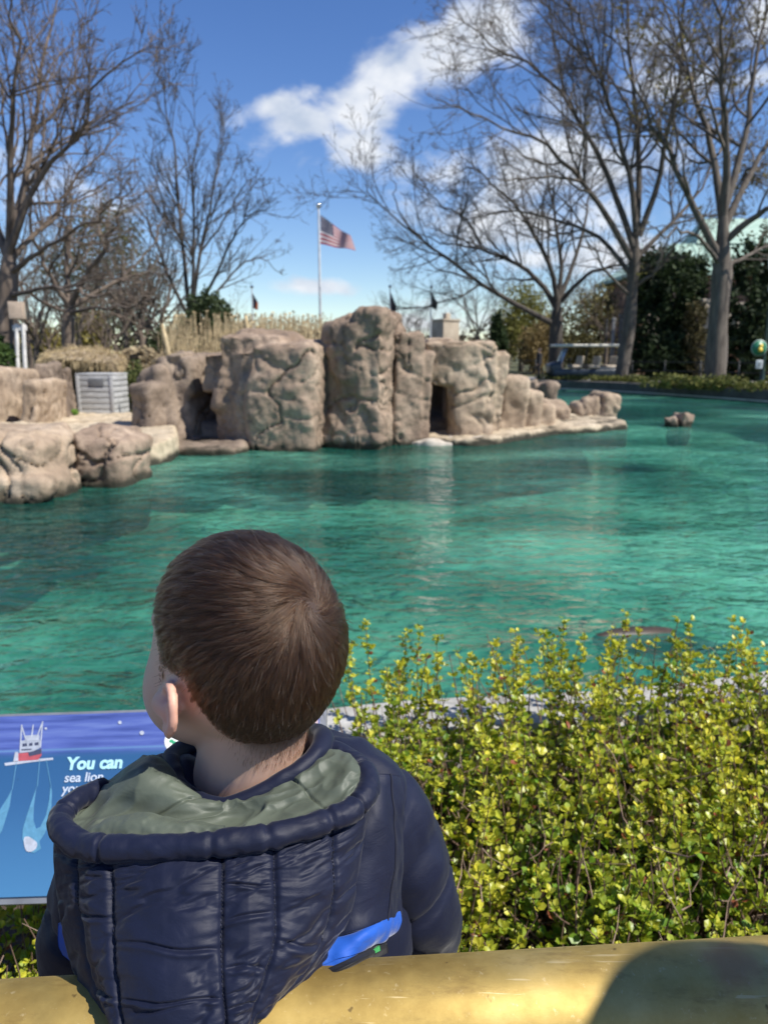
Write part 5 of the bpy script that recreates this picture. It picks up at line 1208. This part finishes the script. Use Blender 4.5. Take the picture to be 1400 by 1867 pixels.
big_w = -.0026 * np.exp(-(wr / .22) ** 2) * np.clip(dist / .01, 0, 1)
cross = np.zeros((NRH, NCH))
for (a, bb, rr, tilt) in ((2, 4, .42, .015), (2, 4, .62, -.01), (2, 4, .80, .02), (4, 5, .22, .02), (4, 5, .36, -.02), (4, 5, .50, .025), (4, 5, .64, 0), (4, 5, .76, .01), (5, 6, .45, .03), (1, 2, .35, 0), (1, 2, .6, .01)):
    inr = np.clip((cpos - a) / .25, 0, 1) * np.clip((bb - cpos) / .25, 0, 1) * np.clip(1.25 - .9 * np.abs((cpos - a) / (bb - a) - (.9 if a == 2 else .3)), 0, 1)
    line = rr + tilt * (cpos - a) + .006 * np.sin(cpos * 5 + rr * 40)
    cross += inr * (-.0026 * np.exp(-((rpos - line) / .006) ** 2) + .0014 * np.exp(-((rpos - line - .016) / .010) ** 2))
d = puff + groove + fold + big_w + cross + .0007 * fbm(xyz * 45, 3, 5).reshape(NRH, NCH)
edge = np.clip(cpos / .3, 0, 1) * np.clip((7 - cpos) / .3, 0, 1)
gq = gq + n * (d * edge)[..., None]
V, F = thicken(gq, n, .010)
hood = put('hood', V, F, M_navy, jacket); hood['label'] = 'quilted navy hood hanging down his back over the rail'
# stitches along the seams
st = []
for s in seams:
    ci = int(round(s / 7 * (NCH - 1)))
    for k in range(4, 250, 4):
        a, bq = gq[k, ci] + n[k, ci] * .0006, gq[k + 2, ci] + n[k + 2, ci] * .0006
        st.append(np.stack([a, bq]))
st_a = np.stack(st); so = put('stitching', *tubes(st_a, np.full(st_a.shape[:2], .00045), 4), M_thread, jacket); so['kind'] = 'stuff'
# rim of the hood
rim_c = [(205, 1436, .640), (168, 1446, .622), (134, 1464, .600), (110, 1494, .580), (118, 1520, .562), (152, 1543, .551), (201, 1546, .543), (300, 1546, .537), (405, 1538, .538), (500, 1525, .545), (606, 1494, .563), (645, 1474, .575), (668, 1446, .592), (668, 1415, .612), (645, 1392, .632), (610, 1372, .645), (585, 1358, .655)]
RN = 300
rp = catmull(np.array([P(*c) for c in rim_c]), RN)
rr = np.full(RN, .0094); t_ = np.linspace(0, 1, RN)
for u in (.16, .365, .49, .555, .62, .70, .84): rr = rr - .0022 * np.exp(-((t_ - u) / .004) ** 2) + .0006 * np.exp(-((t_ - u) / .02) ** 2)
rr *= np.interp(t_, [0, .03, .95, 1], [.5, 1, 1, .6])
V, F = tubes(rp[None], rr[None], 40)
Vg = V.reshape(RN, 40, 3); dn = nrm(Vg - rp[:, None])
Vg = Vg + dn * (.0010 * fbm(V * 60, 3, 6) + .0004 * fbm(V * 200, 2, 7)).reshape(RN, 40, 1)
put('hood_rim', Vg.reshape(-1, 3), F, M_navy, jacket)
# lining
lin = [
 [(296, 1380, .672), (322, 1428, .630), (362, 1452, .606), (400, 1463, .598), (440, 1454, .598), (490, 1434, .603), (540, 1406, .610), (580, 1374, .632), (596, 1354, .655)],
 [(270, 1380, .662), (295, 1390, .618), (325, 1425, .594), (392, 1468, .586), (440, 1462, .590), (496, 1442, .594), (556, 1412, .603), (604, 1378, .622), (616, 1364, .650)],
 [(238, 1394, .652), (256, 1396, .606), (280, 1432, .584), (365, 1478, .580), (440, 1478, .584), (500, 1458, .586), (575, 1432, .596), (628, 1384, .614), (636, 1376, .645)],
 [(208, 1424, .645), (205, 1440, .600), (222, 1472, .584), (320, 1500, .574), (430, 1499, .574), (500, 1478, .576), (590, 1452, .585), (642, 1400, .606), (646, 1390, .640)],
 [(176, 1442, .632), (158, 1478, .594), (178, 1505, .574), (295, 1520, .558), (405, 1513, .556), (497, 1499, .560), (603, 1468, .574), (654, 1424, .600), (655, 1404, .632)],
 [(158, 1450, .622), (128, 1500, .575), (155, 1528, .556), (290, 1534, .545), (404, 1527, .546), (498, 1514, .552), (606, 1482, .568), (660, 1434, .596), (660, 1412, .620)]]
gq = surf(lin, 150, 260); n = gnormal(gq)
cp = np.linspace(0, 8, 260)[None, :]; rq = np.linspace(0, 1, 150)[:, None]
w = fbm(np.stack([cp * .8 + rq * 1.2, rq * 2.2 - cp * .3, 0 * rq + 0 * cp], -1).reshape(-1, 3), 3, 44).reshape(150, 260)
w2 = fbm(np.stack([cp * 1.5 - rq * 2.0, rq * 3.0 + cp * .9, 0 * rq + 0 * cp + 7], -1).reshape(-1, 3), 2, 45).reshape(150, 260)
d = .0055 * (.55 - np.abs(w)) + .0022 * (.45 - np.abs(w2))
for s in (2.5, 5.6): d -= .003 * np.exp(-((cp - s - .3 * rq) / .03) ** 2)
gq = gq + n * (d * np.clip(rq / .08, 0, 1) * np.clip((1 - rq) / .1, 0, 1))[..., None]
V, F = thicken(gq, n, .003); put('hood_lining', V, F, M_lining, jacket)
# a fold of lining lying against the rim
fl = [[(165, 1512, .568), (210, 1490, .566), (270, 1484, .562), (340, 1492, .558), (410, 1506, .553)], [(160, 1518, .562), (210, 1502, .556), (270, 1497, .552), (340, 1503, .550), (410, 1510, .548)], [(158, 1530, .556), (210, 1530, .549), (275, 1528, .545), (340, 1526, .544), (410, 1522, .545)]]
gq = surf(fl, 40, 120); n = gnormal(gq); gq = gq + n * (.0018 * fbm(gq.reshape(-1, 3) * 60, 3, 12)).reshape(40, 120, 1); V, F = thicken(gq, n, .003); put('lining_fold', V, F, M_lining, jacket)
# collar around the neck
colp = catmull(np.array([P(*c) for c in [(312, 1392, .665), (326, 1434, .628), (362, 1458, .604), (400, 1468, .595), (445, 1456, .596), (495, 1434, .601), (545, 1402, .610), (582, 1366, .632), (586, 1346, .660), (555, 1338, .695), (480, 1342, .725), (395, 1352, .720), (335, 1368, .695)]]), 200, closed=True)
cr_ = .0065 + .0025 * np.interp(np.linspace(0, 1, 200), [0, .1, .25, .5, .6, .8, 1], [1, .3, 0, .3, 1.8, 1.8, 1])
V, F = tubes(np.concatenate([colp, colp[:1]])[None], np.append(cr_, cr_[0])[None], 20)
V = V + .0012 * np.stack([vnoise(V * 80, 1), vnoise(V * 80, 2), vnoise(V * 80, 3)], -1); put('collar', V, F, M_navy, jacket)
# right standing collar flap and shoulder seam
cf = [[(548, 1334, .672), (575, 1340, .662), (598, 1352, .650)], [(540, 1350, .668), (570, 1362, .655), (600, 1372, .642)], [(545, 1395, .650), (575, 1400, .640), (612, 1400, .630)]]
gq = surf(cf, 30, 30); n = gnormal(gq); V, F = thicken(gq, n, .008); put('collar_flap', V, F, M_navy, jacket)
sm = yoke_edge
put('armhole_seam', *tubes(sm[None], np.full((1, len(sm)), .0010), 6), M_thread, jacket)
# trousers and shoes
tr_items = [capsule(t2w(-.03, 0, .55), t2w(.03, 0, .55), .095, .095)]
for s in (-1, 1): tr_items += [capsule(t2w(s * .05, 0, .53), t2w(s * .055, .02, .30), .072, .06), capsule(t2w(s * .055, .02, .30), t2w(s * .055, 0, .09), .058, .05)]
V, F, N = fuse(tr_items, .008, 5); V = V + N * (.006 * fbm(V * 14, 3, 3))[:, None]
put('trousers', V, F, simple('trouser_grey', (.05, .05, .055), 60, 4, .85, .2, 200, .002), boy)
for s in (-1, 1):
    V, F, N = fuse([ellipsoid(t2w(s * .058, .045, .038), (.042, .085, .04), 20, 12, TY), ellipsoid(t2w(s * .056, -.005, .055), (.04, .045, .05), 20, 12, TY)], .006, 3)
    V[:, 2] = np.maximum(V[:, 2], .004); put('shoe', V, F, simple('shoe_%d' % s, (.03, .03, .035), 40, 4, .6), boy)
# ------------------------------------------------------------------ brass rail
m, nt, b = nmat('brass'); M_brass = m
v = coords(nt, 'pos', (1, 1, 1))
c = ramp(nt, noise(nt, v, 9, 8, .65), [(.3, (.30, .205, .06)), (.5, (.47, .34, .11)), (.72, (.62, .47, .19))])
st = maprange(nt, noise(nt, coords(nt, 'pos', (.7, 2, 2)), 22, 8, .75), .5, .72, 0, .55); c = mixc(nt, st, c, (.20, .13, .05))
sp2 = maprange(nt, noise(nt, v, 160, 4, .7), .6, .75, 0, .5); c = mixc(nt, sp2, c, (.70, .58, .34))
sc_ = maprange(nt, noise(nt, coords(nt, 'pos', (2.5, 60, 60), (0, 0, .35)), 4, 3, .6), .66, .70, 0, .5); c = mixc(nt, sc_, c, (.74, .62, .36))
pt_ = maprange(nt, noise(nt, v, 60, 3, .6), .68, .74, 0, .75); c = mixc(nt, pt_, c, (.13, .085, .035))
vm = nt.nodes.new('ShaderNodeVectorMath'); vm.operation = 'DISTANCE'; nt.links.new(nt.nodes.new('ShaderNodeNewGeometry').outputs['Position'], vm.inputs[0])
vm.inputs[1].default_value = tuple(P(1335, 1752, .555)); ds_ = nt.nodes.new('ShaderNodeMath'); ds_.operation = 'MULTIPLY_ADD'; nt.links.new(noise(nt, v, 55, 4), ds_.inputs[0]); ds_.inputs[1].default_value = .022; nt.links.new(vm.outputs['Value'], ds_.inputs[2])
c = mixc(nt, maprange(nt, ds_.outputs[0], .020, .042, .6, 0), c, (.40, .17, .09))  # reddish reflected light beside the shadow, painted into the brass colour
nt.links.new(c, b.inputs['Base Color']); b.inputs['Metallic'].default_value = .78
nt.links.new(maprange(nt, noise(nt, v, 14, 7, .7), .3, .7, .56, .74), b.inputs['Roughness'])
hb_ = noise(nt, coords(nt, 'pos', (.15, 1, 1)), 700, 4, .8); bump(nt, b, hb_, .12, .0006)
RC = np.array([0.0, .459, .79]); RD = nrm(np.array([1.0, .072, 0])); RR = .045
rail = thing('brass_rail', 'thick worn brass handrail across the foreground', 'railing', (0, .459, 0))
ts = np.linspace(-2.4, 2.4, 120)
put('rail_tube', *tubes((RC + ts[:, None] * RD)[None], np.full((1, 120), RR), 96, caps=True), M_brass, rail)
for t in (-1.5, 1.5):
    c0 = RC + t * RD
    put('post', *lathe([(.001, -.79), (.06, -.79), (.06, -.77), (.028, -.76), (.026, -.06), (.034, -.05), (.034, -.035)], c0, 24), M_brass, rail)

# ------------------------------------------------------------------ sign panel
def panel_frame():
    tl = P(-330, 1318, 1.36); tr_ = P(583, 1288, 1.36)
    x = nrm(tr_ - tl); W = np.linalg.norm(tr_ - tl)
    bl = P(-330, 1648, 1.20); yv = bl - tl; yv = yv - x * (yv @ x); H = np.linalg.norm(yv); y = -yv / H
    return tl, x, y, np.cross(x, y), W, H
S0, SX, SY, SN, SW, SH = panel_frame()
def sp3(u, v, lift=0.0):
    """point of the panel plane behind pixel u, v"""
    d = px_dir(u, v); t = ((S0 - CAM) @ SN) / (d @ SN); return CAM + d * t + SN * lift
sign = thing('information_sign', 'blue information panel with a fishing boat picture and white text', 'sign', tuple((S0 + SX * SW * .5 - SY * SH * .5)[:2]) + (0,))
def panel_box(x0, x1, y0, y1, t0, t1):
    q = [S0 + SX * x - SY * y + SN * t for t in (t0, t1) for y in (y0, y1) for x in (x0, x1)]
    return np.array(q), np.array([[0, 2, 3, 1], [4, 5, 7, 6], [0, 1, 5, 4], [2, 6, 7, 3], [0, 4, 6, 2], [1, 3, 7, 5]])[:, ::-1]
m, nt, b = nmat('sign_print'); M_sign = m
tc = nt.nodes.new('ShaderNodeUVMap'); tc.uv_map = 'UVMap'; sx = nt.nodes.new('ShaderNodeSeparateXYZ'); nt.links.new(tc.outputs[0], sx.inputs[0])
nzv = nt.nodes.new('ShaderNodeMapping'); nzv.inputs['Scale'].default_value = (5, 22, 1); nt.links.new(tc.outputs[0], nzv.inputs[0])
cl_ = noise(nt, nzv.outputs[0], 1.0, 5, .6)
skyc = ramp(nt, cl_, [(.3, (.035, .055, .20)), (.52, (.075, .11, .34)), (.7, (.12, .17, .40))])
seac = ramp(nt, sx.outputs[1], [(0.0, (.055, .17, .33)), (.5, (.03, .10, .23)), (.82, (.024, .085, .20)), (1, (.05, .14, .28))])
cc = mixc(nt, maprange(nt, sx.outputs[1], .735, .80), seac, skyc)
gl_ = maprange(nt, sx.outputs[1], .775, .79); gl2 = maprange(nt, sx.outputs[1], .80, .785)
mm = nt.nodes.new('ShaderNodeMath'); mm.operation = 'MULTIPLY'; nt.links.new(gl_, mm.inputs[0]); nt.links.new(gl2, mm.inputs[1])
cc = mixc(nt, mm.outputs[0], cc, (.10, .20, .38))
gn = noise(nt, coords(nt), 90, 5, .7); cc = mixc(nt, maprange(nt, gn, .62, .75, 0, .5), cc, (.02, .05, .11))
nt.links.new(cc, b.inputs['Base Color']); b.inputs['Roughness'].default_value = .32
V, F = panel_box(0, SW, 0, SH, -.004, 0)
fo = put('panel', V, F, M_sign, sign, smooth=False)
uvl = fo.data.uv_layers.new(name='UVMap')
for lp in fo.data.loops:
    i = lp.vertex_index; uvl.data[lp.index].uv = (i % 2, 1 - (i // 2) % 2)
M_grey = simple('grey_metal', (.30, .31, .32), 20, 4, .45, 0, metal=.6)
V, F = panel_box(-.012, SW + .012, -.006, SH + .010, -.022, -.0045); put('panel_frame', V, F, M_grey, sign, smooth=False)
for fx in (.2, .8):
    q = S0 + SX * SW * fx - SY * SH * .5 - SN * .03
    put('post', *bbox((q[0], q[1] + .02, q[2] / 2 - .02), (.05, .05, q[2] - .02), 0, .006), M_grey, sign)
    for dy in (-.3, .3): pass
def flat(name, px, mat, lift=.0008, n=None):
    pts = np.array([sp3(u, v, lift) for u, v in px]);
    if n: pts = catmull(pts, n, closed=True)
    k = len(pts); back = pts - SN * .0006
    tri = np.array(tessellate_polygon([[Vector(((p - S0) @ SX, (p - S0) @ SY, 0)) for p in pts]]))
    nn = np.cross(pts[tri[:, 1]] - pts[tri[:, 0]], pts[tri[:, 2]] - pts[tri[:, 0]]) @ SN < 0
    tri[nn] = tri[nn][:, ::-1]
    side = np.array([[j, (j + 1) % k, k + (j + 1) % k, k + j] for j in range(k)])
    return put(name, np.concatenate([pts, back]), [tri, side], mat, sign, smooth=False)
def pr(name, col): return simple(name, [(.3, tuple(x * .75 for x in col)), (.7, col)], 120, 4, .35)
pw, pgw, prd, pdk, pcy = pr('print_white', (.42, .46, .54)), pr('print_grey', (.36, .40, .48)), pr('print_red', (.42, .09, .11)), pr('print_dark', (.06, .07, .12)), pr('print_pale_blue', (.10, .27, .42))
for (x0_, y0_, x1_, y1_) in ((42, 1362, 50, 1356), (54, 1361, 60, 1355), (64, 1360, 71, 1354), (40, 1369, 58, 1366)): flat('boat_detail', [(x0_, y0_), (x1_, y0_ - 1), (x1_, y1_), (x0_, y1_ + 1)], pdk, .0019)
flat('boat_wake', [(8, 1392), (60, 1385), (97, 1382), (97, 1386), (60, 1390), (10, 1397)], pw, .0008)
flat('boat_hull', [(25, 1389), (28, 1375), (40, 1374), (60, 1372), (76, 1366), (76, 1378), (70, 1386), (40, 1388)], prd, .0012)
flat('boat_bow', [(25, 1389), (28, 1372), (34, 1372), (34, 1388)], pw, .0016)
flat('boat_side', [(52, 1373), (76, 1366), (76, 1375), (54, 1380)], pdk, .0016)
flat('boat_house', [(36, 1374), (38, 1352), (46, 1350), (46, 1342), (72, 1340), (74, 1364), (60, 1371)], pgw, .0012)
flat('boat_windows', [(48, 1352), (49, 1346), (69, 1344), (70, 1351)], pw, .0018)
for (a, bq) in (((37, 1372), (40, 1322)), ((74, 1364), (78, 1316)), ((58, 1345), (61, 1322)), ((40, 1324), (47, 1348)), ((77, 1320), (68, 1344))):
    flat('boat_mast', [(a[0] - 1, a[1]), (a[0] + 1.2, a[1]), (bq[0] + 1, bq[1]), (bq[0] - .8, bq[1])], pw, .0015)
for dx in (0,):
    flat('fishing_net', [(66, 1440), (62, 1470), (61, 1495), (66, 1512), (74, 1508), (84, 1488), (90, 1460), (92, 1436), (95, 1440), (94, 1470), (90, 1500), (82, 1520), (72, 1535), (75, 1548), (62, 1556), (48, 1552), (41, 1530), (42, 1512), (50, 1485), (62, 1450), (68, 1432)], pcy, .0009)
    flat('fishing_net', [(22, 1440), (18, 1470), (4, 1515), (-20, 1550), (-30, 1530), (-8, 1490), (14, 1455)], pcy, .0009)
flat('net_catch', [(44, 1530), (52, 1526), (62, 1532), (68, 1538), (66, 1548), (56, 1554), (47, 1550)], pw, .0014, 30)
for (a, bq) in (((30, 1390), (22, 1440)), ((72, 1386), (68, 1434)), ((84, 1386), (93, 1436))):
    flat('net_rope', [(a[0], a[1]), (a[0] + 1, a[1]), (bq[0] + 1, bq[1]), (bq[0], bq[1])], pcy, .0009)
an_ = np.linspace(0, 2 * np.pi, 40, endpoint=False)
flat('round_emblem', [(329 + 29 * math.cos(t), 1353 - 24 * math.sin(t)) for t in an_], pr('emblem_white', (.8, .82, .8)), .001)
for (ex, ey) in ((313, 1352), (318, 1355)): flat('emblem_mark', [(ex + 4 * math.cos(t), ey - 3 * math.sin(t)) for t in an_[::3]], pr('emblem_green', (.05, .42, .2)), .0016)
for (ex, ey, er) in ((219, 1318, 3.2), (259, 1337, 4), (84, 1329, 2.2)): flat('water_drop', [(ex + er * math.cos(t), ey - er * math.sin(t)) for t in an_[::3]], pw, .0015)
flat('pink_picture', [(556, 1300), (580, 1299), (580, 1348), (552, 1350)], pr('print_pink', (.62, .48, .48)), .001)
def text(body, u, v, h, mat, bold=0.0):
    fc = bpy.data.curves.new('lettering', 'FONT'); fc.body = body; fc.size = h; fc.offset = bold; fc.extrude = .0004
    fc.materials.append(mat); o = bpy.data.objects.new('lettering', fc); C.objects.link(o)
    p = sp3(u, v, .0014); mw = Matrix(((SX[0], SY[0], SN[0], p[0]), (SX[1], SY[1], SN[1], p[1]), (SX[2], SY[2], SN[2], p[2]), (0, 0, 0, 1)))
    dg = bpy.context.evaluated_depsgraph_get(); me = bpy.data.meshes.new_from_object(o.evaluated_get(dg)); bpy.data.objects.remove(o)
    me.transform(Matrix.Translation(-Vector(loc_of(sign))) @ mw); return link('lettering', me, mat, sign)
text('You can', 121, 1404, .0300, pr('letter_cyan', (.42, .74, .82)), .0011)
text('sea lion', 117, 1427, .0225, pr('letter_white', (.52, .60, .72)), .0003)
text('you', 113, 1447, .0225, MATS['letter_white'], .0003)

# ------------------------------------------------------------------ leafy hedge
m, nt, b = nmat('leaf'); M_leaf = m
at = nt.nodes.new('ShaderNodeAttribute'); at.attribute_name = 'tint'
nt.links.new(at.outputs['Color'], b.inputs['Base Color']); b.inputs['Roughness'].default_value = .38; b.inputs['Specular IOR Level'].default_value = .5
tl_ = nt.nodes.new('ShaderNodeBsdfTranslucent'); nt.links.new(mixc(nt, 1.0, at.outputs['Color'], (1.0, 1.0, .55), 'MULTIPLY'), tl_.inputs['Color'])
ms_ = nt.nodes.new('ShaderNodeMixShader'); ms_.inputs[0].default_value = .4
nt.links.new(b.outputs[0], ms_.inputs[1]); nt.links.new(tl_.outputs[0], ms_.inputs[2]); nt.links.new(ms_.outputs[0], nt.nodes['Material Output'].inputs['Surface'])
M_twig = simple('shrub_stem', [(.3, (.07, .04, .028)), (.7, (.20, .125, .085))], 40, 4, .8)
LEAF = np.array([[0, 0, 0], [.30, .34, .10], [.36, .72, .06], [0, 1.0, -.04], [-.36, .72, .06], [-.30, .34, .10], [0, .5, -.03]])
LEAFF = np.array([[0, 1, 6], [1, 2, 6], [2, 3, 6], [3, 4, 6], [4, 5, 6], [5, 0, 6]])
def leaves(base, ydir, ndir, size, col):
    y = nrm(ydir); x = nrm(np.cross(y, ndir)); z = np.cross(x, y)
    V = base[:, None, :] + size[:, None, None] * (LEAF[None, :, 0:1] * x[:, None] + LEAF[None, :, 1:2] * y[:, None] + LEAF[None, :, 2:3] * z[:, None])
    k = len(LEAF); F = (np.arange(len(base)) * k)[:, None, None] + LEAFF[None]
    return V.reshape(-1, 3), F.reshape(-1, 3), np.repeat(col, k, 0)
def shoots(base, height, lean, nn=9):
    """upright wavy stems (N,nn,3)"""
    N = len(base); t = np.linspace(0, 1, nn)[None, :, None]
    w = rng.normal(size=(N, 1, 3)) * np.array([.05, .05, 0]); w2 = rng.normal(size=(N, 1, 3)) * np.array([.018, .018, 0])
    pts = base[:, None, :] + t * np.concatenate([lean, np.ones((N, 1))], 1)[:, None, :] * height[:, None, None] + w * t ** 2 * height[:, None, None] * 2 + w2 * np.sin(t * 7 + rng.uniform(0, 6, (N, 1, 1)))
    return pts
def dress(pts, height, per_m, lsize, t0=.15, tone=0.0):
    """rosettes of small leaves along each stem"""
    N, nn, _ = pts.shape
    cnt = np.maximum((height * per_m).astype(int), 2); idx = np.repeat(np.arange(N), cnt)
    t = t0 + (1 - t0) * rng.random(len(idx)) ** .8; f = t * (nn - 1) * .999; i = f.astype(int); fr = (f - i)[:, None]
    pos = pts[idx, i] * (1 - fr) + pts[idx, i + 1] * fr; tan = nrm(pts[idx, i + 1] - pts[idx, i])
    # short spur then a whorl
    a = rng.uniform(0, 2 * np.pi, len(idx)); side = np.stack([np.cos(a), np.sin(a), rng.uniform(-.1, .7, len(idx))], -1)
    pos = pos + nrm(side) * (rng.random(len(idx)) ** 1.5 * .05 * (1 - .75 * t))[:, None]
    kk = rng.integers(3, 7, len(idx)); id2 = np.repeat(np.arange(len(idx)), kk)
    a2 = rng.uniform(0, 2 * np.pi, len(id2)); d = np.stack([np.cos(a2), np.sin(a2), rng.uniform(.0, 1.1, len(id2))], -1); d = nrm(d + tan[id2] * .3)
    nd = nrm(np.array([[0, 0, 1.0]]) + rng.normal(size=d.shape) * .55)
    tt = t[id2]; sz = lsize * rng.uniform(.4, 1.4, len(id2)) * (1.08 - .5 * tt)
    hh = pos[id2][:, 2]
    y = np.clip(tt * .66 + tone + .25 * vnoise(pos[id2] * 6, 3) + rng.normal(size=len(id2)) * .22, 0, 1)[:, None]
    col = (1 - y) * np.array([.16, .30, .028]) + y * np.array([.70, .64, .06])
    col *= rng.uniform(.75, 1.2, (len(id2), 1))
    red = rng.random(len(id2)) < .02; col[red] = np.array([.32, .10, .05])
    return leaves(pos[id2] + d * .002, d, nd, sz, col)
def hedge(name, label, region, n, hfun, lsize, seed_tall=0, per_m=34):
    pts = []
    while len(pts) < n:
        x, y = rng.uniform(*region[0]), rng.uniform(*region[1])
        if region[2](x, y): pts.append((x, y, .0))
    base = np.array(pts); hgt = np.array([hfun(p) for p in base]) * rng.uniform(.5, 1.15, n)
    lean = rng.normal(size=(n, 2)) * .14
    st = shoots(base, hgt, lean)
    root = thing(name, label, 'hedge', tuple(base.mean(0)))
    rad = np.linspace(.0032, .0009, 9)[None] * rng.uniform(.7, 1.3, (n, 1))
    so = put('stems', *tubes(st, rad, 4), M_twig, root); so['kind'] = 'stuff'
    V, F, c = dress(st, hgt, per_m, lsize)
    fo = put('foliage', V, F, M_leaf, root, cols=c, smooth=False); fo['kind'] = 'stuff'
    # bare crossing twigs
    k = n // 3; b0 = base[rng.integers(0, n, k)] + np.stack([rng.normal(size=k) * .05, rng.normal(size=k) * .05, rng.uniform(.05, .4, k)], -1)
    d0 = nrm(rng.normal(size=(k, 3)) + np.array([0, 0, .5])); tw = b0[:, None] + np.linspace(0, 1, 4)[None, :, None] * d0[:, None] * rng.uniform(.05, .16, (k, 1, 1)) + rng.normal(size=(k, 4, 3)) * .004
    to = put('twigs', *tubes(tw, np.linspace(.0016, .0006, 4)[None] * np.ones((k, 1)), 3), simple(name + '_twig', [(.3, (.16, .10, .07)), (.7, (.34, .24, .17))], 50, 3, .8), root); to['kind'] = 'stuff'
    return root, base
wall_y = lambda x: np.interp(x, [-4, -1.1, 0, 1.4, 4], [1.75, 1.95, 2.2, 2.46, 3.6]) - .30
big, bb_ = hedge('leafy_hedge', 'yellow green small leaved hedge filling the bed right of the boy', ((-.10, 2.5), (.88, 2.6), lambda x, y: y < wall_y(x) and x < .25 + y * .75 and x > -.35 + (y - .9) * .18), 1020,
               lambda p: np.interp(p[1], [.88, 1.2, 1.6, 2.2], [.30, .38, .45, .47]), .0235, per_m=36)
# the tallest shoots stand out one by one against the water
tall = [(668, 1135, 1.95), (640, 1175, 1.8), (738, 1150, 2.0), (770, 1145, 2.0), (800, 1160, 2.0), (705, 1220, 1.9), (905, 1160, 2.05), (940, 1150, 2.05), (1030, 1125, 2.05), (1010, 1165, 2.0), (1062, 1150, 2.05), (1115, 1140, 2.1), (1140, 1115, 2.1), (1165, 1150, 2.1), (1232, 1165, 2.1), (1290, 1180, 2.1), (1340, 1160, 2.15), (1375, 1180, 2.15), (865, 1200, 2.0), (1210, 1200, 2.05)]
for (u, v_, y) in tall:
    tip = PY(u, v_, y); base = np.array([[tip[0] + rng.normal() * .03, y + rng.normal() * .03, 0]]); h_ = np.array([tip[2]])
    st = base[:, None, :] + np.linspace(0, 1, 12)[None, :, None] * (tip - base)[:, None, :] + np.sin(np.linspace(0, 9, 12))[None, :, None] * rng.normal(size=(1, 1, 3)) * .008
    so = put('tall_shoot', *tubes(st, np.linspace(.0032, .0008, 12)[None], 5), M_twig, big)
    V, F, c = dress(st, h_, 95, .0185, .35, .05); fo = put('shoot_leaves', V, F, M_leaf, so, cols=c, smooth=False); fo['kind'] = 'stuff'
low, _ = hedge('leafy_hedge', 'patch of bright green hedge under the blue information panel', ((-.85, -.25), (.80, 1.25), lambda x, y: x < -.30 + (1.2 - y) * .1), 260, lambda p: .35, .022, per_m=30)
# leaf litter
k = 2600; lx = np.stack([rng.uniform(-1.2, 2.2, k), rng.uniform(.6, 2.2, k), rng.uniform(.004, .02, k)], -1)
ld = rng.normal(size=(k, 3)) * np.array([1, 1, .3]); V, F, c = leaves(lx, ld, np.array([[0, 0, 1.0]]) + rng.normal(size=(k, 3)) * .4, rng.uniform(.015, .04, k), np.array([.15, .085, .045]) * rng.uniform(.4, 1.5, (k, 1)))
o = put('leaf_litter', V, F, M_leaf, cols=c, smooth=False); tag(o, 'brown dead leaves scattered on the soil under the hedge', 'leaf litter', kind='stuff')
